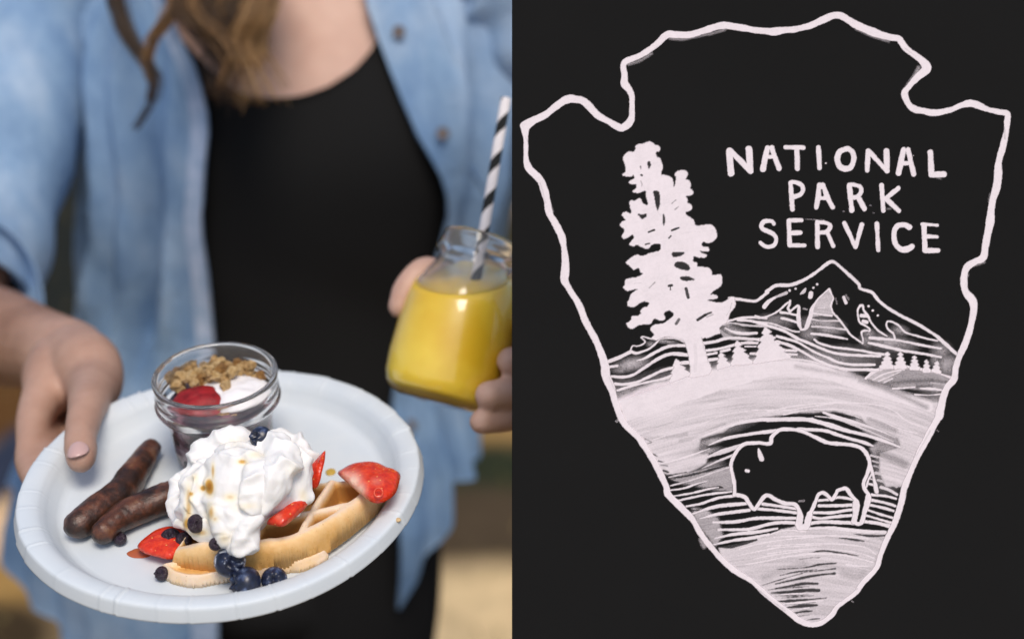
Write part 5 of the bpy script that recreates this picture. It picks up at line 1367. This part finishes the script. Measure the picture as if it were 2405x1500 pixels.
# other arm: out of sight behind the board, hand round the bottle
SRr = np.array([cxb + .205, cyb + .005, 1.385])
WR = cp(1330, 820, .835); elbowR = np.array([cxb + .350, cyb - .06, 1.15])
limb([SRr + [-.05, 0, 0], SRr, (SRr + elbowR) / 2 + [.01, .01, 0], elbowR], [.050, .052, .045, .039])
limb([elbowR, elbowR * .6 + WR * .4, elbowR * .25 + WR * .75, WR], [.039, .038, .030, .026])
def bj(ang, z, off):
    """point round the bottle: angle measured in the bottle's own frame from the viewer-facing side, positive to the right"""
    rr = np.interp(z, [0, .007, .04, .058, .068, .077, .083], [.034, .0372, .0376, .0366, .0345, .030, .0258]) + off
    vx = RT - ax * (RT @ ax); vx /= np.linalg.norm(vx)
    vz = -FW + ax * (FW @ ax); vz /= np.linalg.norm(vz)
    t = math.radians(ang)
    return jb0 + ax * z + rr * (math.sin(t) * vx + math.cos(t) * vz)
limb([WR, WR * .55 + bj(100, .045, .022) * .45, bj(100, .040, .022)], [.026, .026, .022])
limb([WR, WR * .5 + bj(95, .020, .020) * .5, bj(98, .020, .018)], [.022, .022, .016])
for z0, z1, a1, r_ in [(.062, .058, 66, .0092), (.046, .034, 53, .0098), (.028, .010, 40, .0098), (.010, -.006, 44, .0088)]:
    limb([bj(112, z0, .016), bj(96, z0 - .001, .0120), bj((96 + a1) / 2 + 3, (z0 + z1) / 2, .0125), bj(a1, z1, .0092)], [r_ + .0025, r_ + .0012, r_ + .0003, r_ - .0010])
limb([bj(120, .045, .018), bj(160, .060, .015), bj(200, .078, .010), bj(235, .082, .007), bj(258, .077, .0045), bj(267, .064, .0035), bj(270, .052, .0030)], [.016, .0130, .0112, .0100, .0090, .0086, .0070])
# legs under the trousers
for s_ in (-1, 1):
    hip = np.array([cxf(.8) + s_ * .074, cyb, .80]); knee = np.array([cxb + s_ * .098, cyb - .01, .46]); ank = np.array([cxb + s_ * .10, cyb + .02, .10])
    limb([hip, hip * .5 + knee * .5, knee, knee * .5 + ank * .5 + [0, .015, 0], ank], [.074, .068, .055, .052, .036])
    limb([ank + [0, .02, -.045], ank + [0, -.14, -.062]], [.036, .030])
v, f = join_vf(parts_)
me = remesh(v, f, .0023, 4, 'body')
c = coords(me); n_ = normals(me)
axt = thumb_tip - thumb_ip; axt /= np.linalg.norm(axt)
for jp_, span in ((thumb_ip, .0050), (thumb_ip - axt * .0285, .0060)):
    s_ = (c - jp_) @ axt; near = np.exp(-(((c - jp_) ** 2).sum(1)) / .014 ** 2)
    c = c - n_ * (near * .00055 * (np.cos(s_ / .0026 * 2 * np.pi) * .5 + .5) * (np.abs(s_) < span))[:, None]
put(me, c)
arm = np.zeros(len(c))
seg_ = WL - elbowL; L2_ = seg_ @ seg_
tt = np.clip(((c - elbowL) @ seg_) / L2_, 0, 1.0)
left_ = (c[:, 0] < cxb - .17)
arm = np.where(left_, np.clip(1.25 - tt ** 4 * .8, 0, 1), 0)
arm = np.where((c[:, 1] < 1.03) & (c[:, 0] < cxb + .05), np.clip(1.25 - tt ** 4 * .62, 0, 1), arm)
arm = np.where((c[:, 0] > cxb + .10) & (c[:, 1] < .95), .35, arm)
set_attr(me, 'tan', arm)  # skin colour darkened along forearm and hand to imitate their shade
skin, nt, b = mat_new('skin')
n12 = nnoise(nt, 35, 4, .6)
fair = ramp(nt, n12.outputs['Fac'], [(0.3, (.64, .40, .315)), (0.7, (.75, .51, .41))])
shaded = ramp(nt, n12.outputs['Fac'], [(0.3, (.25, .130, .080)), (0.7, (.37, .205, .135))])  # darker skin tone for the painted arm shade
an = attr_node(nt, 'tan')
nt.links.new(mixc(nt, an.outputs['Fac'], fair.outputs[0], shaded.outputs[0]), b.inputs['Base Color'])
b.inputs['Roughness'].default_value = .5; b.inputs['Specular IOR Level'].default_value = .35
b.inputs['Subsurface Weight'].default_value = .12; b.inputs['Subsurface Radius'].default_value = (1, .35, .2); b.inputs['Subsurface Scale'].default_value = .006
n13 = nnoise(nt, 700, 3, .6); bump(nt, b, n13.outputs['Fac'], .30, .0006)
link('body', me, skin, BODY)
# thumb nail and finger nails
nailm = simple('nail', (.58, .38, .35), .25, .5)
def nail(p, along, outd, w_, l_):
    along = along / np.linalg.norm(along); outd = outd - along * (outd @ along); outd /= np.linalg.norm(outd); side_ = np.cross(along, outd)
    M_ = Matrix(((side_[0], along[0], outd[0], p[0]), (side_[1], along[1], outd[1], p[1]), (side_[2], along[2], outd[2], p[2]), (0, 0, 0, 1)))
    v, f = sphere_vf((0, 0, 0), 1, (w_, l_, .0016), 20, 10)
    v[:, 2] -= (v[:, 0] ** 2) * 55
    return link('fingernail', pymesh('fingernail', v, f), nailm, BODY, matrix=M_)
outd = PN * .8 - FW * .5
nail(thumb_tip + outd / np.linalg.norm(outd) * .0080 + (thumb_ip - thumb_tip) * .12, thumb_tip - thumb_ip, outd, .0062, .0074)

# --- black top
fab = simple('black_jersey', (.0165, .0168, .0172), .95, .02)
def shell(name, zs, th0f, th1f, off, mat, thick=.002, nth=60, dispf=None, xyz=None):
    """garment surface round the torso between angles th0 and th1 (0 = front, + = picture right)"""
    rows = []
    for z in zs:
        a_, b_, yc = ring_at(z)
        t = np.linspace(th0f(z), th1f(z), nth)
        o_ = off(z, t) if callable(off) else off
        if dispf is not None: o_ = o_ + dispf(z, t)
        rows.append(np.stack([cxb + (a_ + o_) * np.sign(np.sin(t)) * np.abs(np.sin(t)) ** .85, yc - (b_ + o_) * np.sign(np.cos(t)) * np.abs(np.cos(t)) ** .85, np.full(nth, z)], -1))
    v = np.array(rows); m_ = len(zs)
    return v
def grid_solid(name, G, thick, mat, parent, per=False):
    m_, n_ = G.shape[:2]
    du = np.gradient(G, axis=0); dv = np.gradient(G, axis=1)
    N_ = np.cross(dv, du); N_ /= np.linalg.norm(N_, axis=2)[:, :, None] + 1e-12
    top_ = G.reshape(-1, 3); bot = (G - N_ * thick).reshape(-1, 3)
    idx_ = np.arange(m_ * n_).reshape(m_, n_)
    q = np.stack([idx_[:-1, :-1], idx_[:-1, 1:], idx_[1:, 1:], idx_[1:, :-1]], -1).reshape(-1, 4)
    k = m_ * n_
    walls = []
    for a_ in (idx_[0, :][::-1], idx_[-1, :], idx_[:, 0], idx_[:, -1][::-1]):
        walls.append(np.stack([a_[:-1], a_[:-1] + k, a_[1:] + k, a_[1:]], -1))
    me_ = quads_mesh(name, np.concatenate([top_, bot]), np.concatenate([q, q[:, ::-1] + k] + walls))
    return link(name, me_, mat, parent)
# neckline height as a function of angle, read off the photograph
NK_px = [(440, 100), (500, 165), (555, 212), (600, 226), (650, 229), (710, 222), (770, 200), (830, 160), (870, 115), (900, 60), (930, -40)]
def hit(x, y, off=.0):
    """where the pixel's ray meets the torso surface grown by off -> (theta, z)"""
    d = cp(x, y, 1) - CAM
    best = None
    for t in np.linspace(.85, 1.5, 1300):
        P_ = CAM + d * t
        a_, b_, yc = ring_at(P_[2]); ox_, oy_ = off(P_[2]) if callable(off) else (off, off); a_ += ox_; b_ += oy_
        u_ = (P_[0] - cxf(P_[2])) / a_; w_ = (yc - P_[1]) / b_
        if abs(u_) < 1 and w_ > -1:
            val = abs(u_) ** (2 / .85) + abs(w_) ** (2 / .85)
            if val <= 1 and w_ > 0 or (val <= 1):
                th = math.atan2(np.sign(u_) * abs(u_) ** (1 / .85), np.sign(w_) * abs(w_) ** (1 / .85))
                return th, P_[2]
    return None
NK = [hit(x, y, .004) for x, y in NK_px]
NK = np.array([q for q in NK if q is not None])
nk_th, nk_z = NK[:, 0], NK[:, 1]
nt_ = 90
ths = np.linspace(-math.pi, math.pi, 161)
ztop = np.interp(ths, np.r_[-2.2, -1.2, nk_th, 1.2, 2.2], np.r_[1.38, 1.40, nk_z, 1.40, 1.38])
ztop[np.abs(ths) > 2.2] = 1.40
G = np.zeros((60, len(ths), 3))
for j, (t, zt) in enumerate(zip(ths, ztop)):
    zz = np.linspace(.74, zt, 60)
    for i, z in enumerate(zz):
        a_, b_, yc = ring_at(z); o_ = .007 + .0030 * math.sin(t * 4 + z * 16 + 1.3 * math.sin(z * 23)) * math.sin(z * 11 + t)
        G[i, j] = (cxf(z) + (a_ + o_) * np.sign(math.sin(t)) * abs(math.sin(t)) ** .85, yc - (b_ + o_) * np.sign(math.cos(t)) * abs(math.cos(t)) ** .85, z)
grid_solid('tank_top', G, .0025, fab, BODY)

# --- trousers
tm = simple('black_trousers', (.0160, .0160, .0165), .95, .02)
tp = []
for s_ in (-1, 1):
    hip = np.array([cxf(.8) + s_ * .090, cyb, .88]); knee = np.array([cxf(.7) + s_ * .108, cyb - .01, .46]); ank = np.array([cxb + s_ * .10, cyb + .02, .06])
    tp.append(tube_vf([hip, hip * .6 + knee * .4, knee, ank], [.108, .104, .080, .060], 24, 8))
tp.append(sphere_vf((cxf(.83), cyb, .83), .12, (1.56, 1.0, .8), 32, 20))
tp.append(sphere_vf((cxf(.75), cyb, .745), .12, (1.45, .98, .7), 32, 20))
v, f = join_vf(tp); me = remesh(v, f, .006, 4, 'trousers'); link('trousers', me, tm, BODY)
for s_ in (-1, 1):
    v, f = tube_vf([(cxb + s_ * .10, cyb + .05, .045), (cxb + s_ * .102, cyb - .04, .048), (cxb + s_ * .104, cyb - .14, .034)], [.044, .042, .030], 20, 6)
    v[:, 2] = np.maximum(v[:, 2], .001); link('shoe', pymesh('shoe', v, f), simple('shoe_leather', (.05, .03, .02), .5), BODY)

# --- denim shirt
dm, nt, b = mat_new('washed_denim')
n14 = nnoise(nt, 9, 5, .6, vec_scale=(1.6, 1.6, .7))
n15 = nnoise(nt, 38, 4, .6, vec_scale=(1, 1, .4))
c1 = ramp(nt, n14.outputs['Fac'], [(0.33, (.16, .28, .47)), (0.50, (.26, .395, .575)), (0.67, (.40, .52, .665))])
c2_ = ramp(nt, n15.outputs['Fac'], [(0.3, (.78, .82, .88)), (0.7, (1.0, 1.0, 1.0))])
nt.links.new(mixc(nt, 1.0, c1.outputs[0], c2_.outputs[0], 'MULTIPLY'), b.inputs['Base Color'])
b.inputs['Roughness'].default_value = .9; b.inputs['Specular IOR Level'].default_value = .15
n16 = nnoise(nt, 60, 5, .7); bump(nt, b, n16.outputs['Fac'], .5, .004)
# front edges of the open shirt: photo pixels -> (theta, z)
LE = [(395, -60), (400, 20), (425, 90), (455, 150), (472, 200), (486, 260), (490, 310), (482, 370), (477, 430), (470, 500), (472, 560), (484, 640), (490, 720), (496, 800), (500, 900), (502, 1000), (503, 1100), (503, 1200), (503, 1300), (503, 1400), (505, 1500), (505, 1580)]
RE = [(845, -60), (862, 20), (888, 95), (915, 165), (945, 240), (980, 320), (1010, 370), (1035, 415), (1050, 470), (1052, 510), (1040, 560), (1020, 620), (990, 700), (960, 780), (935, 860), (922, 940), (924, 1050), (930, 1150), (938, 1250), (940, 1330), (936, 1400), (930, 1470)]
def SOF(z, dd=0.0, k=1.0):
    lo_ = (.016 + .022 * float(np.clip((.98 - z) / .14, 0, 1))) if k < 1 else .020 + .030 * float(np.clip((.98 - z) / .14, 0, 1)) + .012 * float(np.clip((1.30 - z) / .4, 0, 1)) + dd
    return lo_ + k * (.022 + .03 * max(0, 1.1 - z)), lo_
SO = .030
def edge_fn(E_, k=1.0):
    H_ = [hit(x, y, lambda z: SOF(z, 0, k)) for x, y in E_]
    H_ = np.array([q for q in H_ if q is not None])
    o_ = np.argsort(H_[:, 1]); return H_[o_, 1], H_[o_, 0]
lz, lt = edge_fn(LE); rz, rt_ = edge_fn(RE, .15)
print('edges', lz.min(), lz.max(), lt.min(), lt.max(), rz.min(), rz.max(), rt_.min(), rt_.max())
zs = np.linspace(.78, 1.435, 150)
CREASES = []
for pts_, w_, dpt in [([(163, 60), (168, 180), (176, 300), (186, 480)], .032, -.040), ([(195, 60), (200, 200), (215, 400), (235, 560), (250, 700)], .05, .012), ([(350, 240), (352, 400), (345, 560), (335, 760)], .045, -.014), ([(375, 240), (380, 400), (385, 560), (400, 760)], .035, .010),
                      ([(120, 250), (125, 400), (140, 560), (185, 740)], .06, .014), ([(140, 300), (150, 430), (170, 600), (205, 760)], .035, -.016), ([(400, 60), (430, 160), (452, 260), (455, 420)], .035, -.012)]:
    H_ = sorted([(q[1], q[0]) for q in (hit(x, y, SOF) for x, y in pts_) if q is not None])
    if len(H_) > 1: CREASES.append(([q[0] for q in H_], [q[1] for q in H_], w_, dpt))
def folds(z, t, sgn):
    """deep soft vertical folds: position in radians, width, depth"""
    o_ = np.zeros_like(t)
    drift = .10 * math.sin(z * 7 + sgn)
    amp = np.clip((1.42 - z) / .12, 0, 1)
    for p0, w_, dpt, dr in ([(-.60, .055, -.016, .5), (-.95, .08, .016, .3), (-1.12, .05, -.024, .5), (-1.36, .07, .014, .4), (-.76, .06, .010, .2), (-.47, .035, .006, .1), (-1.6, .1, -.02, .3), (-2.0, .15, .02, .2), (-2.6, .2, -.02, 0)] if sgn < 0 else
                            [(.72, .05, -.010, -.6), (.88, .07, .012, -.5), (1.05, .05, -.022, -.4), (1.22, .07, .016, -.3), (1.42, .06, -.018, -.2), (1.62, .08, .016, 0), (2.0, .15, -.02, 0), (2.6, .2, .02, 0)]):
        o_ = o_ + dpt * np.exp(-((t - p0 - dr * (z - 1.15) - drift * .4) / w_) ** 2)
    if sgn < 0:
        for cz, ct, w_, dpt in CREASES:
            if cz[0] - .03 < z < cz[-1] + .03:
                fade = min(1, (z - cz[0] + .03) / .03, (cz[-1] + .03 - z) / .03)
                o_ = o_ + fade * dpt * np.exp(-((t - np.interp(z, cz, ct)) / w_) ** 2)
    return o_ * amp + .002 * np.sin(z * 40 + t * 9) * amp
def hem(t, te=0):
    """shirt tail: low in front, high at the sides"""
    s_ = abs(t)
    if t < 0: return .655 + .20 * max(0, min(1, (s_ - .5) / .8)) - .10 * max(0, min(1, (s_ - 1.7) / .9))
    return .725 + .15 * max(0, min(1, (s_ - te - .02) / .55)) - .10 * max(0, min(1, (s_ - 1.7) / .9))
def shirt_panel(name, sgn, tend):
    m_, n_ = 130, 110
    G = np.zeros((m_, n_, 3))
    for j in range(n_):
        s_ = j / (n_ - 1)
        for i in range(m_):
            # approximate theta first for the hem, then the row height
            zi = .68 + (1.43 - .68) * i / (m_ - 1)
            te = float(np.interp(zi, lz if sgn < 0 else rz, lt if sgn < 0 else rt_))
            t = te * (1 - s_) + tend * s_
            zb = hem(t, float(np.interp(.80, rz, rt_)))
            z = zb + (1.435 - zb) * i / (m_ - 1)
            te = float(np.interp(z, lz if sgn < 0 else rz, lt if sgn < 0 else rt_))
            t = te * (1 - s_) + tend * s_
            a_, b_, yc = ring_at(z)
            loose = (.016 + .022 * np.clip((.98 - z) / .14, 0, 1)) if sgn > 0 and abs(t) < 1.9 else .020 + .030 * np.clip((.98 - z) / .14, 0, 1) + .016 * np.clip((1.30 - z) / .4, 0, 1) * min(1, abs(t))
            kx = 1.0 if sgn < 0 else .15 + .85 * max(0, min(1, (z - 1.0) / .1)) * min(1, s_ * 3)
            if abs(t) > 1.9: kx = .3
            close = .010 * math.exp(-(s_ / .02) ** 2)
            o_ = loose + float(folds(z, np.array(t), sgn)) * min(1, s_ / .12)
            G[i, j] = (cxf(z) + (a_ + o_ + kx * (.022 + .03 * max(0, 1.1 - z))) * np.sign(math.sin(t)) * abs(math.sin(t)) ** .85, yc - (b_ + o_) * np.sign(math.cos(t)) * abs(math.cos(t)) ** .85, z)
    return G
GL = shirt_panel('shirt', -1, -math.pi)
GR = shirt_panel('shirt', 1, math.pi)
shirt = grid_solid('denim_shirt', np.concatenate([GR, GL[:, ::-1][:, 1:]], axis=1), .0016, dm, BODY)
# plackets: a doubled strip along both front edges
def strip(G, j0, j1, lift, name, thick=.0022, jj=8):
    js = np.linspace(j0, j1, jj)
    a_ = np.stack([G[:, int(j)] * (1 - (j % 1)) + G[:, min(int(j) + 1, G.shape[1] - 1)] * (j % 1) for j in js], 1)
    du = np.gradient(a_, axis=0); dv = np.gradient(a_, axis=1)
    N_ = np.cross(dv, du); N_ /= np.linalg.norm(N_, axis=2)[:, :, None] + 1e-12
    if N_[..., 1].mean() > 0: N_ = -N_
    return a_ + N_ * lift
hem_l = simple('denim_seam', (.48, .57, .74), .9, .1, nscale=60, col2=(.30, .42, .60))
gl = strip(GL, 0, 3.0, .0022, 'seam'); grid_solid('front_hem', gl[:, ::-1], .003, hem_l, BODY)
gr2 = strip(GR, 0, 13.5, .0020, 'placket', jj=24); grid_solid('placket', gr2, .0028, dm, BODY)
# placket buttons
btm = simple('button', (.16, .13, .12), .4, .5)
def nearest(G, x, y):
    best = None
    for row in G.reshape(-1, 3)[::3]:
        v_ = row - CAM; d_ = v_ @ FW
        px_, py_ = 1202.5 + FPX * (v_ @ RT) / d_, 750 - FPX * (v_ @ UP) / d_
        e = (px_ - x) ** 2 + (py_ - y) ** 2
        if best is None or e < best[0]: best = (e, row)
    return best[1]
for x, y in [(937, 75), (1040, 313), (965, 997)]:
    P_ = nearest(gr2, x, y)
    P_ = cp(x, y, (P_ - CAM) @ FW - .004)
    M_ = Vector((0, -1, .15)).to_track_quat('Z', 'Y').to_matrix().to_4x4(); M_.translation = V(P_)
    link('button', lathe([(0, 0), (.0052, 0), (.0058, .0008), (.0056, .0020), (.0042, .0020), (.0036, .0014), (0, .0014)], 24, 'button'), btm, BODY, matrix=M_)
# chest pocket with a flap on the picture-left side
def patch(G, x0, x1, y0, y1, lift, name, nn=24):
    th = []
    pts = np.zeros((nn, nn, 3))
    flat = G.reshape(-1, 3); v_ = flat - CAM; d_ = v_ @ FW
    px_, py_ = 1202.5 + FPX * (v_ @ RT) / d_, 750 - FPX * (v_ @ UP) / d_
    front = d_ < 1.35
    for i in range(nn):
        for j in range(nn):
            x = x0 + (x1 - x0) * j / (nn - 1); y = y1 + (y0 - y1) * i / (nn - 1)
            e = (px_ - x) ** 2 + (py_ - y) ** 2 + (~front) * 1e9
            k = np.argsort(e)[:40]; w_ = 1 / (e[k] + 400)
            pts[i, j] = cp(x, y, (d_[k] * w_).sum() / w_.sum() - lift)
    return pts
pk = patch(GL, 196, 335, 165, 500, .0065, 'pocket'); grid_solid('chest_pocket', pk, .003, dm, BODY)
# sleeves
def sleeve(pts, rs, name, seedv):
    seg = 64
    Q = catmull(np.column_stack([np.array(pts), rs]), 16)
    p, r = Q[:, :3], Q[:, 3]
    T_ = np.gradient(p, axis=0); T_ /= np.linalg.norm(T_, axis=1)[:, None]
    n = np.cross(T_[0], [0, 1, 0]); n /= np.linalg.norm(n)
    G = np.zeros((len(p), seg + 1, 3))
    for i in range(len(p)):
        n = n - T_[i] * (n @ T_[i]); n /= np.linalg.norm(n); bb_ = np.cross(T_[i], n)
        for j in range(seg + 1):
            a_ = 2 * math.pi * j / seg
            rr = r[i] * (1 + .05 * math.sin(a_ * 3 + i * .12 + seedv) + .035 * math.sin(i * .55 + 2.2 * math.sin(a_ + seedv)) + .03 * math.sin(i * .9 + a_ * 2))
            G[i, j] = p[i] + rr * (math.cos(a_) * n + math.sin(a_) * bb_)
    grid_solid(name, G, .002, dm, BODY)
    return G
cuffL = elbowL * .90 + WL * .10
sleeve([SL + [.095, .012, .050], SL + [.040, .004, .030], SL + [-.01, 0, .0], (SL + elbowL) / 2 + [-.006, .008, 0], elbowL * .92 + SL * .08 + [0, 0, 0], cp(-75, 690, 1.03)], [.050, .068, .070, .064, .062, .062], 'sleeve', .4)
sleeve([SRr + [-.095, .012, .050], SRr + [-.040, .004, .030], SRr + [.01, 0, 0], (SRr + elbowR) / 2 + [.012, .008, 0], elbowR + [0, 0, .01], elbowR * .8 + WR * .2], [.050, .070, .076, .068, .062, .054], 'sleeve', 2.1)
# collar
def collar(pts, w_, name):
    P_ = catmull(np.array(pts), 10); G = np.zeros((8, len(P_), 3))
    for k in range(8): G[k] = P_ + np.array([0, -.004 + .001 * k, .0]) * (1 if k else 1) + (np.array(w_) * k / 7)[None]
    grid_solid(name, G, .002, dm, BODY)
zc_ = 1.43
collar([cp(405, 60, 1.10), cp(380, -40, 1.12), (cxb - .085, cyb + .02, zc_ + .03), (cxb - .05, cyb + .085, zc_ + .045), (cxb + .05, cyb + .085, zc_ + .045), (cxb + .085, cyb + .02, zc_ + .03), cp(870, -40, 1.12)], (0, -.004, .035), 'collar')

# --- hair: long wavy locks
hm, nt, b = mat_new('hair')
a_ = attr_node(nt, 'tone')
nt.links.new(ramp(nt, a_.outputs['Fac'], [(0.0, (.022, .012, .007)), (0.35, (.080, .042, .018)), (0.7, (.30, .155, .055)), (1.0, (.52, .32, .14))]).outputs[0], b.inputs['Base Color'])
b.inputs['Roughness'].default_value = .45; b.inputs['Specular IOR Level'].default_value = .4
vsl, fsl, ton, kk = [], [], [], 0
def strands(path, n_, spread, tone, rad=.0007, seedv=0, tipw=.35):
    """path: (px, py, depth); n_ thin tubes scattered round it"""
    global kk
    rg = np.random.default_rng(seedv)
    base = np.array([headc + [-.070, -.030, .060], headc + [-.092, -.045, -.07]] + [cp(x, y, d) for x, y, d in path])
    for s_ in range(n_):
        o_ = rg.normal(0, 1, 3) * spread * np.array([1, .6, .2]); end = rg.uniform(.62, 1.0)
        wob = rg.normal(0, spread * .45, (len(base), 3)); wob = np.cumsum(wob, 0) * .5
        tp_ = np.linspace(1.15, tipw, len(base))[:, None]
        P_ = base + o_ * tp_ + wob * .8
        P_ = P_[:max(2, int(round(len(base) * end)))]
        v, f = tube_vf(P_, np.linspace(rad, rad * .35, len(P_)), 4, 4, caps=False)
        vsl.append(v); fsl.extend([tuple(i + kk for i in q) for q in f]); kk += len(v)
        ton.extend([float(np.clip(tone + rg.normal(0, .16), 0, 1))] * len(v))
hd = [tuple(x) for x in ()]
strands([(258, -120, 1.07), (268, -30, 1.055), (290, 60, 1.045), (330, 130, 1.04), (362, 180, 1.038), (356, 235, 1.038), (318, 300, 1.04)], 110, .0040, .04, rad=.0007, seedv=1)
strands([(470, -120, 1.06), (430, -30, 1.05), (395, 40, 1.04), (356, 95, 1.036), (345, 150, 1.036), (358, 195, 1.036)], 80, .0036, .55, rad=.0007, seedv=2)
strands([(400, -100, 1.06), (410, 20, 1.04), (450, 60, 1.03), (470, 110, 1.03)], 20, .0030, .5, seedv=8)
LOCKS = [((500, 470, 455, 500, 540, 525), .30), ((520, 490, 480, 520, 545, 530), .15), ((540, 515, 500, 530, 540, 520), .50), ((560, 540, 520, 545, 555, 540), .38), ((575, 560, 545, 560, 545, 530), .20), ((590, 590, 570, 545, 560, 585), .68), ((610, 610, 590, 560, 575, 605), .80), ((630, 632, 600, 575, 600, 640), .88),
         ((645, 640, 620, 595, 620, 668), .75), ((480, 450, 440, 480, 520, 500), .18), ((460, 440, 450, 500, 540, 520), .45), ((600, 600, 600, 615, 600, 560), .60), ((560, 550, 555, 580, 560, 520), .30), ((520, 520, 530, 520, 500, 515), .10), ((620, 620, 625, 600, 590, 575), .9), ((545, 535, 500, 490, 520, 545), .55)]
for li, (xs_, tone_) in enumerate(LOCKS):
    rg = np.random.default_rng(50 + li)
    lens = rg.uniform(.72, 1.0)
    ys_ = np.array([-160, -50, 30, 95, 165, 255]) * np.array([1, 1, 1, lens, lens, lens])
    dz_ = rg.uniform(1.0, 1.035)
    strands([(x_ , y_, dz_ + (.03 if k_ == 0 else .012 * (k_ == 1))) for k_, (x_, y_) in enumerate(zip(xs_, ys_))], 64, .0058, tone_, rad=.0006, seedv=60 + li, tipw=.8)
# hair on the head itself and the back
for k in range(420):
    rg = np.random.default_rng(100 + k)
    az_ = rg.uniform(-2.6, 2.6) + math.pi          # round the back, open at the face
    s_, c_ = math.sin(az_), -math.cos(az_)
    top_ = headc + np.array([0, .02, .112])
    mid = headc + np.array([s_ * .088, c_ * .104 + .01, .03]); low = headc + np.array([s_ * .098, c_ * .10 + .02, -.09])
    end = headc + np.array([s_ * .115, max(.05, c_ * .09 + .06), -.27 + rg.uniform(-.06, .04)])
    P_ = np.array([top_, mid, low, end]) + rg.normal(0, .004, (4, 3))
    v, f = tube_vf(P_, [.0012, .0016, .0014, .0006], 4, 4, caps=False)
    vsl.append(v); fsl.extend([tuple(i + kk for i in q) for q in f]); kk += len(v); ton.extend([float(np.clip(.35 + rg.normal(0, .15), 0, 1))] * len(v))
me = pymesh('hair', np.concatenate(vsl), fsl); set_attr(me, 'tone', ton)
link('hair', me, hm, BODY)
